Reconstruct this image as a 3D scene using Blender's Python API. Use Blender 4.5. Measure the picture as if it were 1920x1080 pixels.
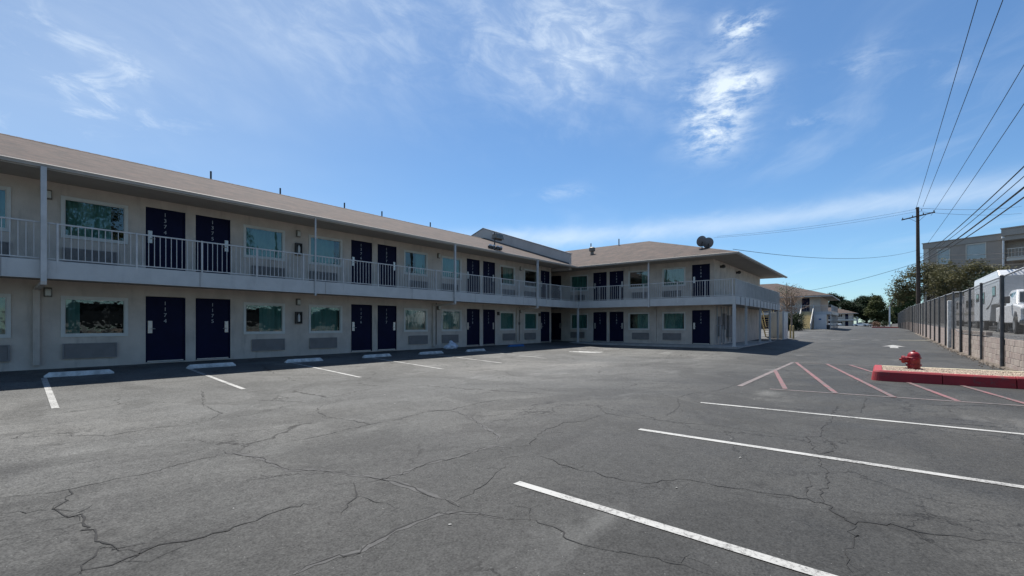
import bpy, bmesh, math, random
from mathutils import Vector, Matrix, noise as mnoise
R = math.radians
random.seed(7)
scene = bpy.context.scene
for o in list(bpy.data.objects):
    bpy.data.objects.remove(o)
COL = scene.collection

# ------------------------------------------------------------------ camera
cam_d = bpy.data.cameras.new('camera')
cam = bpy.data.objects.new('camera', cam_d)
COL.objects.link(cam)
cam_d.sensor_width = 36.0
cam_d.lens = 15.94
cam_d.shift_y = 0.0359
cam_d.clip_start = 0.05
cam_d.clip_end = 6000.0
cam.location = (0.0, 0.0, 1.20)
cam.rotation_euler = (R(90), 0, R(39.03 - 90))
scene.camera = cam

# ------------------------------------------------------------------ sun direction (towards the sun)
SUN = Vector((0.34, 0.38, 1.0)).normalized()
SUN_EL = math.asin(SUN.z)
SUN_AZ = math.atan2(SUN.y, SUN.x)

# ------------------------------------------------------------------ node helpers
class NT:
    def __init__(s, tree):
        s.t = tree; s.n = tree.nodes; s.l = tree.links
    def put(s, sock, v):
        if isinstance(v, bpy.types.NodeSocket):
            s.l.new(v, sock)
        elif isinstance(v, (tuple, list)) and len(v) == 3 and sock.type == 'RGBA':
            sock.default_value = (*v, 1)
        else:
            sock.default_value = v
    def m(s, op, a, b=None, c=None, clamp=False):
        k = s.n.new('ShaderNodeMath'); k.operation = op; k.use_clamp = clamp
        s.put(k.inputs[0], a)
        if b is not None: s.put(k.inputs[1], b)
        if c is not None: s.put(k.inputs[2], c)
        return k.outputs[0]
    def vm(s, op, a, b=None):
        k = s.n.new('ShaderNodeVectorMath'); k.operation = op
        s.put(k.inputs[0], a)
        if b is not None: s.put(k.inputs[1], b)
        return k.outputs[0]
    def sep(s, v):
        k = s.n.new('ShaderNodeSeparateXYZ'); s.l.new(v, k.inputs[0]); return k.outputs
    def comb(s, x, y, z):
        k = s.n.new('ShaderNodeCombineXYZ')
        for i, v in enumerate((x, y, z)): s.put(k.inputs[i], v)
        return k.outputs[0]
    def noise(s, vec, scale, detail=4.0, rough=0.55, dist=0.0, col=False):
        k = s.n.new('ShaderNodeTexNoise')
        s.l.new(vec, k.inputs['Vector'])
        k.inputs['Scale'].default_value = scale; k.inputs['Detail'].default_value = detail
        k.inputs['Roughness'].default_value = rough; k.inputs['Distortion'].default_value = dist
        return k.outputs['Color' if col else 'Fac']
    def voro(s, vec, scale, feature='F1', out='Distance'):
        k = s.n.new('ShaderNodeTexVoronoi'); k.feature = feature
        s.l.new(vec, k.inputs['Vector']); k.inputs['Scale'].default_value = scale
        return k.outputs[out]
    def ramp(s, v, lo, hi, a=0.0, b=1.0, smooth=True):
        k = s.n.new('ShaderNodeMapRange')
        k.interpolation_type = 'SMOOTHSTEP' if smooth else 'LINEAR'
        s.put(k.inputs[0], v)
        for i, x in enumerate((lo, hi, a, b)): s.put(k.inputs[i + 1], x)
        return k.outputs[0]
    def mix(s, fac, a, b, blend='MIX'):
        k = s.n.new('ShaderNodeMix'); k.data_type = 'RGBA'; k.blend_type = blend
        s.put(k.inputs[0], fac); s.put(k.inputs[6], a); s.put(k.inputs[7], b)
        return k.outputs[2]
    def bump(s, h, strength, dist=0.01):
        k = s.n.new('ShaderNodeBump'); k.inputs['Strength'].default_value = strength
        k.inputs['Distance'].default_value = dist
        s.l.new(h, k.inputs['Height']); return k.outputs[0]
    def pos(s):
        return s.n.new('ShaderNodeNewGeometry').outputs['Position']

# ------------------------------------------------------------------ world: clear sky with thin cirrus
world = bpy.data.worlds.new('World')
scene.world = world
world.use_nodes = True
W = NT(world.node_tree)
W.n.clear()
sky = W.n.new('ShaderNodeTexSky')
sky.sky_type = 'NISHITA'
sky.sun_disc = False
sky.sun_elevation = SUN_EL
sky.sun_rotation = math.pi / 2 - SUN_AZ
sky.altitude = 600
sky.air_density = 1.0
sky.dust_density = 0.45
sky.ozone_density = 3.0
dirv = W.n.new('ShaderNodeTexCoord').outputs['Generated']
dx, dy, dz = W.sep(dirv)
az = W.m('MULTIPLY', W.m('ARCTAN2', dy, dx), 180 / math.pi)
el = W.m('MULTIPLY', W.m('ARCSINE', dz), 180 / math.pi)
inv = W.m('DIVIDE', 1.0, W.m('MAXIMUM', W.m('ADD', dz, 0.12), 0.05))
plane = W.comb(W.m('MULTIPLY', dx, inv), W.m('MULTIPLY', dy, inv), 0.0)
ae = W.comb(az, el, 0.0)
def blob(a0, e0, wa, we, tilt=0.0):
    """soft ellipse on the sky dome around azimuth a0, elevation e0 (degrees)"""
    c, s = math.cos(R(tilt)), math.sin(R(tilt))
    da = W.m('SUBTRACT', az, a0); de = W.m('SUBTRACT', el, e0)
    u = W.m('ADD', W.m('MULTIPLY', da, c / wa), W.m('MULTIPLY', de, s / wa))
    v = W.m('ADD', W.m('MULTIPLY', da, -s / we), W.m('MULTIPLY', de, c / we))
    q = W.m('ADD', W.m('MULTIPLY', u, u), W.m('MULTIPLY', v, v))
    return W.m('EXPONENT', W.m('MULTIPLY', q, -1.0))
def wsum(*t):
    r = t[0]
    for k in t[1:]: r = W.m('ADD', r, k)
    return r
# broad cirrus field (streaked, on the cloud layer) and finer ripples
warp = W.noise(plane, 1.1, 3, 0.5, 0.0, col=True)
pw = W.vm('ADD', plane, W.vm('MULTIPLY', warp, (0.55, 0.55, 0.0)))
px_, py_, _ = W.sep(pw)
streak = W.comb(W.m('ADD', W.m('MULTIPLY', px_, 0.9), W.m('MULTIPLY', py_, 0.5)),
                W.m('ADD', W.m('MULTIPLY', px_, -1.7), W.m('MULTIPLY', py_, 2.4)), 0.0)
n_str = W.noise(streak, 0.9, 6, 0.60, 0.3)
n_big = W.noise(plane, 0.75, 4, 0.5)
n_rip = W.noise(W.comb(W.m('MULTIPLY', az, 0.7), W.m('MULTIPLY', el, 1.5), 1.0), 0.26, 7, 0.64, 0.5)
n_fin = W.noise(W.comb(W.m('MULTIPLY', az, 0.55), W.m('MULTIPLY', el, 1.35), 3.0), 0.50, 8, 0.66, 0.25)
n_fil = W.noise(W.comb(W.m('ADD', az, W.m('MULTIPLY', el, 0.55)), W.m('MULTIPLY', W.m('SUBTRACT', el, W.m('MULTIPLY', az, 0.25)), 2.6), 5.0), 0.16, 7, 0.66, 0.5)
cirrus = W.m('MULTIPLY', W.ramp(n_str, 0.46, 0.80), W.ramp(n_big, 0.40, 0.66))
generic = W.m('MULTIPLY', cirrus, 0.22)
# named features of the sky in view
veil_top = W.m('MULTIPLY', wsum(blob(40, 33, 17, 7, 4), blob(60, 34, 10, 6), blob(27, 30.5, 8, 5, 12)),
               W.m('MULTIPLY', W.ramp(n_str, 0.34, 0.72, 0.30, 1.0), W.ramp(n_fil, 0.36, 0.68, 0.35, 1.0)))
left_wisp = W.m('MULTIPLY', blob(83, 20.5, 7.5, 5.2, -14), W.ramp(n_rip, 0.48, 0.74))
main_cl = W.m('MULTIPLY', wsum(blob(14.6, 24.6, 3.6, 3.4, 28), blob(15.2, 21.2, 2.9, 2.3), W.m('MULTIPLY', blob(11.5, 25.5, 2.6, 1.2), 0.8)),
              W.ramp(n_fin, 0.34, 0.68))
puff = W.m('MULTIPLY', wsum(blob(11.8, 30.2, 2.0, 0.95, -12), W.m('MULTIPLY', blob(14.0, 31.0, 1.2, 0.9), 0.5)), W.ramp(n_fin, 0.38, 0.62))
small = W.m('MULTIPLY', wsum(blob(2.2, 24.2, 3.4, 1.5, -15), blob(6.3, 20.5, 3.6, 0.75, 6), blob(36, 15.4, 3.6, 0.9, -14),
                             W.m('MULTIPLY', blob(-4, 22, 4.0, 1.6), 0.6), W.m('MULTIPLY', blob(31, 16.2, 2.6, 0.7), 0.5)),
            W.ramp(n_rip, 0.42, 0.76))
band_e = W.m('ADD', W.m('MULTIPLY', W.m('SUBTRACT', az, 18.0), -0.02), 11.3)
bd = W.m('SUBTRACT', el, W.m('ADD', band_e, W.m('MULTIPLY', W.m('SUBTRACT', n_rip, 0.5), 1.6)))
band = W.m('EXPONENT', W.m('MULTIPLY', W.m('MULTIPLY', bd, bd), -0.95))
band = W.m('MULTIPLY', W.m('MULTIPLY', band, W.ramp(az, 62, 34)), W.ramp(n_str, 0.2, 0.7, 0.45, 0.9))
veil_left = W.m('MULTIPLY', W.ramp(az, 38, 84), W.ramp(n_big, 0.2, 0.7, 0.35, 0.7))
cloud = wsum(generic, W.m('MULTIPLY', veil_top, 0.52), W.m('MULTIPLY', left_wisp, 0.50), W.m('MULTIPLY', main_cl, 0.85),
             W.m('MULTIPLY', puff, 0.95), W.m('MULTIPLY', small, 0.42), W.m('MULTIPLY', band, 0.50), W.m('MULTIPLY', veil_left, 0.36))
cloud = W.m('MULTIPLY', cloud, W.ramp(el, -2, 7), clamp=True)
CLOUD_COL = (8.6, 9.7, 10.8)
skyb = W.mix(1.0, sky.outputs[0], (0.86, 1.12, 1.27), 'MULTIPLY')
skyc = W.mix(W.m('MINIMUM', cloud, 0.92), skyb, CLOUD_COL)
bg = W.n.new('ShaderNodeBackground')
W.l.new(skyc, bg.inputs[0])
bg.inputs[1].default_value = 0.070
wo = W.n.new('ShaderNodeOutputWorld')
W.l.new(bg.outputs[0], wo.inputs[0])

# ------------------------------------------------------------------ sun lamp
sun_d = bpy.data.lights.new('sun', 'SUN')
sun_d.energy = 5.0
sun_d.angle = R(0.53)
sun_d.color = (1.0, 0.955, 0.89)
sun = bpy.data.objects.new('sun', sun_d)
COL.objects.link(sun)
sun.rotation_euler = (-SUN).to_track_quat('-Z', 'Y').to_euler()
sun.location = SUN * 60

# ------------------------------------------------------------------ colour management
vs = scene.view_settings
vs.view_transform = 'Standard'
vs.look = 'None'
vs.exposure = 0.57
vs.gamma = 1.0
vs.use_curve_mapping = False
scene.render.resolution_x = 1024
scene.render.resolution_y = 576

# ------------------------------------------------------------------ materials
MATS = {}
def new_mat(name):
    m = bpy.data.materials.new(name); m.use_nodes = True
    t = NT(m.node_tree)
    p = t.n['Principled BSDF']
    MATS[name] = m
    return m, t, p
def plain(name, col, rough=0.6, var=0.12, vscale=3.0, bump=0.0, bscale=60.0, metal=0.0, spec=0.5, stain=None):
    m, t, p = new_mat(name)
    P = t.pos()
    n = t.noise(P, vscale, 6, 0.6)
    c = t.mix(t.ramp(n, 0.3, 0.7), tuple(k * (1 - var) for k in col), tuple(min(1, k * (1 + var)) for k in col))
    if stain:
        x, y, z = t.sep(P)
        v = t.comb(t.m('MULTIPLY', x, 2.2), t.m('MULTIPLY', y, 2.2), t.m('MULTIPLY', z, 0.35))
        s = t.ramp(t.noise(v, 1.3, 6, 0.65), 0.52, 0.78)
        c = t.mix(t.m('MULTIPLY', s, stain), c, tuple(k * 0.55 for k in col))
    t.put(p.inputs['Base Color'], c)
    p.inputs['Roughness'].default_value = rough
    p.inputs['Metallic'].default_value = metal
    p.inputs['Specular IOR Level'].default_value = spec
    if bump:
        t.l.new(t.bump(t.noise(P, bscale, 5, 0.6), bump, 0.006), p.inputs['Normal'])
    return m

plain('stucco', (0.56, 0.495, 0.43), 0.9, 0.11, 1.6, 0.8, 28, stain=0.75)
plain('stucco_grey', (0.45, 0.43, 0.405), 0.9, 0.07, 1.0, 0.5, 40, stain=0.4)
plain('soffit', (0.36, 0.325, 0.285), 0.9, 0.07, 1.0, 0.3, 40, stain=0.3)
plain('gutter', (0.42, 0.385, 0.34), 0.6, 0.08, 2.0, stain=0.3)
plain('trim', (0.52, 0.515, 0.50), 0.55, 0.06, 2.0, 0.1, 30, stain=0.35)
plain('rail', (0.54, 0.53, 0.515), 0.5, 0.10, 3.0, stain=0.35)
plain('navy', (0.0045, 0.0068, 0.033), 0.6, 0.15, 2.0, 0.04, 20, spec=0.15)
plain('frame_white', (0.62, 0.62, 0.58), 0.5, 0.05, 3.0)
plain('ac_beige', (0.235, 0.22, 0.215), 0.6, 0.08, 3.0)
plain('steel', (0.55, 0.54, 0.52), 0.35, 0.06, 20.0, metal=0.7)
plain('digit', (0.42, 0.44, 0.46), 0.4, 0.05, 20.0)
plain('dark_metal', (0.05, 0.048, 0.046), 0.5, 0.2, 8.0)
plain('bronze', (0.16, 0.145, 0.12), 0.5, 0.15, 6.0)
plain('rail_bright', (0.45, 0.46, 0.46), 0.45, 0.1, 3.0, metal=0.2)
plain('galv', (0.30, 0.31, 0.32), 0.5, 0.15, 5.0, metal=0.5)
plain('post_dark', (0.10, 0.10, 0.10), 0.6, 0.3, 3.0, metal=0.2)
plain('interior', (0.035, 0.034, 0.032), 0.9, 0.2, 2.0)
plain('concrete', (0.34, 0.33, 0.31), 0.85, 0.14, 2.5, 0.4, 60, stain=0.3)
plain('stop_conc', (0.54, 0.54, 0.52), 0.8, 0.30, 4.5, 0.5, 50, stain=0.9)
plain('stop_blue', (0.03, 0.12, 0.30), 0.7, 0.2, 4.0, 0.4, 50)
plain('wood_pole', (0.075, 0.052, 0.04), 0.9, 0.3, 6.0, 0.5, 40)
plain('cable', (0.012, 0.012, 0.013), 0.6, 0.1)
plain('bag', (0.62, 0.66, 0.74), 0.35, 0.06, 6.0)
plain('yellow_paint', (0.40, 0.30, 0.13), 0.6, 0.15, 6.0)
plain('stair_tan', (0.50, 0.43, 0.26), 0.7, 0.12, 4.0)
plain('apt_taupe', (0.33, 0.29, 0.255), 0.9, 0.05, 1.0, 0.3, 30)
plain('apt_trim', (0.33, 0.305, 0.275), 0.85, 0.05, 1.0)
plain('apt_light', (0.56, 0.53, 0.47), 0.85, 0.05, 1.0)
plain('white_paint', (0.75, 0.76, 0.77), 0.3, 0.04, 2.0, spec=0.6)
plain('van_dark', (0.018, 0.02, 0.024), 0.3, 0.1, 1.0)
plain('rv_white', (0.58, 0.60, 0.62), 0.35, 0.05, 1.0, stain=0.25)
plain('rv_grey', (0.30, 0.28, 0.27), 0.4, 0.06, 1.0, stain=0.3)
plain('rubber', (0.02, 0.02, 0.02), 0.8, 0.2)
plain('chrome', (0.5, 0.5, 0.5), 0.2, 0.05, metal=1.0)
plain('lot_gravel', (0.105, 0.102, 0.098), 0.95, 0.25, 0.6, 0.6, 25)
plain('bark', (0.11, 0.085, 0.065), 0.95, 0.25, 8.0, 0.6, 30)
plain('bark_pale', (0.30, 0.23, 0.18), 0.95, 0.2, 8.0)
plain('red_body', (0.24, 0.009, 0.014), 0.42, 0.18, 9.0, 0.15, 30)
plain('lamp_glass', (0.55, 0.54, 0.48), 0.3, 0.05)
plain('litter_grey', (0.24, 0.24, 0.23), 0.8, 0.2)
plain('sticker', (0.62, 0.62, 0.60), 0.5, 0.05)
plain('dish_grey', (0.17, 0.165, 0.17), 0.5, 0.1)

def paint_mat(name, col, wear, scale=18.0, pink=None):
    """traffic paint worn through to the asphalt in flecks"""
    m, t, p = new_mat(name)
    P = t.pos()
    n1 = t.noise(P, scale, 8, 0.82)
    n2 = t.noise(P, 2.2, 4, 0.6)
    w = t.ramp(t.m('ADD', n1, t.m('MULTIPLY', t.m('SUBTRACT', n2, 0.5), 0.5)), wear - 0.10, wear + 0.10)
    c = t.mix(t.ramp(n2, 0.3, 0.7), tuple(k * 0.86 for k in col), col)
    c = t.mix(w, (0.085, 0.083, 0.08), c)
    t.put(p.inputs['Base Color'], c)
    p.inputs['Roughness'].default_value = 0.75
    t.l.new(t.bump(t.noise(P, 120, 4, 0.6), 0.35, 0.004), p.inputs['Normal'])
paint_mat('line_white', (0.38, 0.38, 0.365), 0.43, 30.0)
paint_mat('line_old', (0.36, 0.36, 0.345), 0.47)
paint_mat('line_red', (0.21, 0.08, 0.085), 0.49)
paint_mat('line_pale', (0.17, 0.135, 0.132), 0.47)
paint_mat('line_yellow', (0.50, 0.46, 0.33), 0.38)
paint_mat('kerb_red', (0.30, 0.024, 0.034), 0.37, 7.0)
paint_mat('kerb_yellow', (0.55, 0.49, 0.35), 0.34, 9.0)

def asphalt_mat():
    m, t, p = new_mat('asphalt')
    P = t.pos()
    x, y, z = t.sep(P)
    big = t.noise(P, 0.16, 4, 0.55)
    med = t.noise(P, 0.8, 6, 0.62, 0.4)
    drag = t.noise(t.comb(t.m('MULTIPLY', x, 0.22), t.m('MULTIPLY', y, 1.5), 0.0), 1.0, 6, 0.62)
    fine = t.noise(P, 17.0, 6, 0.82)
    grit = t.noise(P, 62.0, 3, 0.8)
    stone = t.voro(P, 42.0)
    b = t.ramp(big, 0.3, 0.7, 0.049, 0.080, smooth=False)
    # paler aisle: worn paving plus grazing sun sheen painted in; darker fence side
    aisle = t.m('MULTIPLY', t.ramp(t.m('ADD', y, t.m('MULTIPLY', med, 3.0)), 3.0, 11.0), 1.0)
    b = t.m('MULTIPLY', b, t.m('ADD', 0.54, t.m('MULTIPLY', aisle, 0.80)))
    k = t.m('ADD', t.m('MULTIPLY', t.m('SUBTRACT', med, 0.5), 1.3), t.m('MULTIPLY', t.m('SUBTRACT', drag, 0.5), 0.6))
    k = t.m('ADD', k, t.m('MULTIPLY', t.m('SUBTRACT', fine, 0.5), 2.3))
    k = t.m('ADD', k, t.m('MULTIPLY', t.m('SUBTRACT', grit, 0.5), 3.4))
    b = t.m('MULTIPLY', b, t.m('MAXIMUM', t.m('ADD', 1.0, k), 0.2))
    # pale aggregate showing
    sp = t.ramp(stone, 0.20, 0.06)
    pick = t.ramp(t.noise(P, 19.0, 2, 0.6), 0.56, 0.70)
    b = t.m('ADD', b, t.m('MULTIPLY', t.m('MULTIPLY', sp, pick), 0.20))
    # hairline crazing, strongest in patches
    wv = t.vm('ADD', P, t.vm('MULTIPLY', t.noise(P, 1.6, 5, 0.7, 0.0, col=True), (0.9, 0.9, 0.0)))
    e = t.voro(wv, 0.33, 'DISTANCE_TO_EDGE')
    hl = t.m('MULTIPLY', t.ramp(e, 0.007, 0.002), t.ramp(t.noise(P, 0.5, 3, 0.5), 0.42, 0.55))
    e2 = t.voro(wv, 1.25, 'DISTANCE_TO_EDGE')
    hl = t.m('MAXIMUM', hl, t.m('MULTIPLY', t.ramp(e2, 0.020, 0.006), t.ramp(t.noise(P, 0.33, 3, 0.5), 0.56, 0.66)))
    patch = t.ramp(t.noise(P, 0.42, 6, 0.6, 0.8), 0.50, 0.56)
    b = t.m('MULTIPLY', b, t.m('SUBTRACT', 1.10, t.m('MULTIPLY', patch, 0.24)))
    b = t.m('MULTIPLY', b, t.m('SUBTRACT', 1.0, t.m('MULTIPLY', hl, 0.72)))
    # oil drips where cars stand, dusty pale scuffs
    oil = t.ramp(t.noise(P, 1.3, 5, 0.6), 0.62, 0.76)
    b = t.m('MULTIPLY', b, t.m('SUBTRACT', 1.0, t.m('MULTIPLY', oil, 0.42)))
    dust = t.ramp(t.noise(t.comb(t.m('MULTIPLY', x, 0.6), t.m('MULTIPLY', y, 1.6), 7.0), 0.55, 5, 0.6), 0.60, 0.78)
    b = t.m('ADD', b, t.m('MULTIPLY', dust, 0.06))
    c = t.mix(t.ramp(big, 0.3, 0.7), (0.985, 1.0, 0.97), (1.015, 1.0, 0.935))
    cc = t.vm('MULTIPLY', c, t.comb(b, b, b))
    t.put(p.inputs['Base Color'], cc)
    t.put(p.inputs['Roughness'], t.ramp(med, 0.2, 0.8, 0.66, 0.84))
    p.inputs['Specular IOR Level'].default_value = 0.3
    h = t.m('ADD', t.m('MULTIPLY', stone, 0.6), t.m('ADD', t.m('MULTIPLY', fine, 0.5), t.m('MULTIPLY', grit, 0.3)))
    t.l.new(t.bump(h, 0.55, 0.006), p.inputs['Normal'])
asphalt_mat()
plain('crack_tar', (0.012, 0.012, 0.012), 0.85, 0.3, 12)
plain('crack_fill', (0.055, 0.0545, 0.0535), 0.8, 0.2, 9, 0.2, 60)
plain('dirt', (0.20, 0.17, 0.135), 0.95, 0.25, 0.3, 0.5, 12)

def roof_mat(name, swap):
    m, t, p = new_mat(name)
    P = t.pos()
    x, y, z = t.sep(P)
    a, b = (y, x) if swap else (x, y)
    v = t.comb(a, b, 0.0)
    br = t.n.new('ShaderNodeTexBrick')
    t.l.new(v, br.inputs['Vector'])
    br.inputs['Scale'].default_value = 1.0
    br.inputs['Brick Width'].default_value = 0.32
    br.inputs['Row Height'].default_value = 0.135
    br.inputs['Mortar Size'].default_value = 0.012
    br.inputs['Mortar Smooth'].default_value = 0.4
    br.inputs['Bias'].default_value = -0.1
    br.inputs['Color1'].default_value = (0.060, 0.034, 0.025, 1)
    br.inputs['Color2'].default_value = (0.030, 0.023, 0.0195, 1)
    br.inputs['Mortar'].default_value = (0.028, 0.021, 0.018, 1)
    patch = t.noise(t.comb(t.m('MULTIPLY', a, 0.35), t.m('MULTIPLY', b, 2.6), 0.0), 1.9, 7, 0.78)
    c = t.mix(t.ramp(patch, 0.35, 0.7), br.outputs['Color'], (0.066, 0.045, 0.034), 'MIX')
    c = t.mix(0.75, br.outputs['Color'], c)
    str_ = t.noise(t.comb(t.m('MULTIPLY', a, 1.5), t.m('MULTIPLY', b, 1.2), 2.0), 1.0, 7, 0.8)
    c = t.mix(1.0, c, t.comb(*(3 * [t.ramp(str_, 0.30, 0.70, 0.45, 1.5)])), 'MULTIPLY')
    gr = t.noise(P, 9.0, 6, 0.8)
    c = t.mix(1.0, c, t.comb(*(3 * [t.m('ADD', 0.20, t.m('MULTIPLY', gr, 1.65))])), 'MULTIPLY')
    t.put(p.inputs['Base Color'], c)
    p.inputs['Roughness'].default_value = 0.9
    t.l.new(t.bump(t.m('ADD', br.outputs['Fac'], t.m('MULTIPLY', gr, -0.6)), -0.6, 0.012), p.inputs['Normal'])
roof_mat('shingle_x', False)
roof_mat('shingle_y', True)

def block_mat():
    m, t, p = new_mat('cmu')
    P = t.pos()
    oi = t.n.new('ShaderNodeObjectInfo').outputs['Random']
    x, y, z = t.sep(P)
    st = t.ramp(t.noise(t.comb(t.m('MULTIPLY', x, 7.0), 0.0, t.m('MULTIPLY', z, 1.2)), 1.0, 6, 0.65), 0.45, 0.72)
    c = t.mix(oi, (0.40, 0.345, 0.295), (0.32, 0.255, 0.225))
    c = t.mix(t.m('MULTIPLY', st, 0.5), c, (0.25, 0.165, 0.145))
    c = t.mix(t.m('MULTIPLY', t.ramp(t.noise(P, 3, 5, 0.6), 0.5, 0.75), 0.35), c, (0.46, 0.42, 0.37))
    t.put(p.inputs['Base Color'], c)
    p.inputs['Roughness'].default_value = 0.92
    t.l.new(t.bump(t.noise(P, 70, 5, 0.7), 0.7, 0.006), p.inputs['Normal'])
block_mat()

def glass_mat(name, tint=(0.62, 0.72, 0.70), ior=1.55, wave=0.01):
    m, t, p = new_mat(name)
    t.n.remove(p)
    tr = t.n.new('ShaderNodeBsdfTransparent'); tr.inputs[0].default_value = (*tint, 1)
    gl = t.n.new('ShaderNodeBsdfGlossy'); gl.inputs['Roughness'].default_value = 0.01
    gl.inputs['Color'].default_value = (0.86, 0.95, 0.92, 1)
    ge = t.n.new('ShaderNodeNewGeometry')
    dt = t.n.new('ShaderNodeVectorMath'); dt.operation = 'DOT_PRODUCT'
    t.l.new(ge.outputs['Normal'], dt.inputs[0]); t.l.new(ge.outputs['Incoming'], dt.inputs[1])
    cs = t.m('ABSOLUTE', dt.outputs['Value'])
    f0 = ((ior - 1) / (ior + 1)) ** 2 * 2                      # two faces of a sealed unit
    f2 = t.m('ADD', f0, t.m('MULTIPLY', 1 - f0, t.m('POWER', t.m('SUBTRACT', 1.0, cs, clamp=True), 5.0)), clamp=True)
    nb = t.bump(t.noise(t.pos(), 1.9, 3, 0.5), wave, 0.25)
    t.l.new(nb, gl.inputs['Normal'])
    mx = t.n.new('ShaderNodeMixShader')
    t.l.new(f2, mx.inputs[0]); t.l.new(tr.outputs[0], mx.inputs[1]); t.l.new(gl.outputs[0], mx.inputs[2])
    t.l.new(mx.outputs[0], t.n['Material Output'].inputs[0])
glass_mat('glass', (0.55, 0.66, 0.645), ior=1.66, wave=0.025)
glass_mat('glass_clear', (0.88, 0.92, 0.92), ior=1.4, wave=0.01)
glass_mat('glass_dark', (0.10, 0.12, 0.13), 1.6)

def fabric_mat():
    m, t, p = new_mat('curtain')
    P = t.pos()
    n = t.noise(P, 2.0, 3, 0.5)
    t.put(p.inputs['Base Color'], t.mix(n, (0.15, 0.335, 0.31), (0.24, 0.46, 0.43)))
    p.inputs['Roughness'].default_value = 0.9
fabric_mat()

def leaf_mat(name, a, b):
    m, t, p = new_mat(name)
    P = t.pos()
    n = t.noise(P, 0.55, 3, 0.6)
    n2 = t.noise(P, 7.0, 2, 0.6)
    c = t.mix(t.ramp(n, 0.3, 0.7), a, b)
    c = t.mix(1.0, c, t.comb(*(3 * [t.m('ADD', 0.5, n2)])), 'MULTIPLY')
    t.put(p.inputs['Base Color'], c)
    p.inputs['Roughness'].default_value = 0.7
    p.inputs['Specular IOR Level'].default_value = 0.25
    tl = t.n.new('ShaderNodeBsdfTranslucent'); t.l.new(c, tl.inputs[0])
    mx = t.n.new('ShaderNodeMixShader'); mx.inputs[0].default_value = 0.28
    t.l.new(p.outputs[0], mx.inputs[1]); t.l.new(tl.outputs[0], mx.inputs[2])
    t.l.new(mx.outputs[0], t.n['Material Output'].inputs[0])
leaf_mat('leaf_olive', (0.085, 0.083, 0.040), (0.135, 0.128, 0.062))
leaf_mat('leaf_dark', (0.020, 0.034, 0.018), (0.036, 0.055, 0.026))
leaf_mat('leaf_mid', (0.060, 0.075, 0.028), (0.090, 0.100, 0.038))
leaf_mat('leaf_green', (0.045, 0.075, 0.030), (0.075, 0.115, 0.045))
leaf_mat('leaf_dry', (0.16, 0.105, 0.075), (0.22, 0.15, 0.10))

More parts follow.
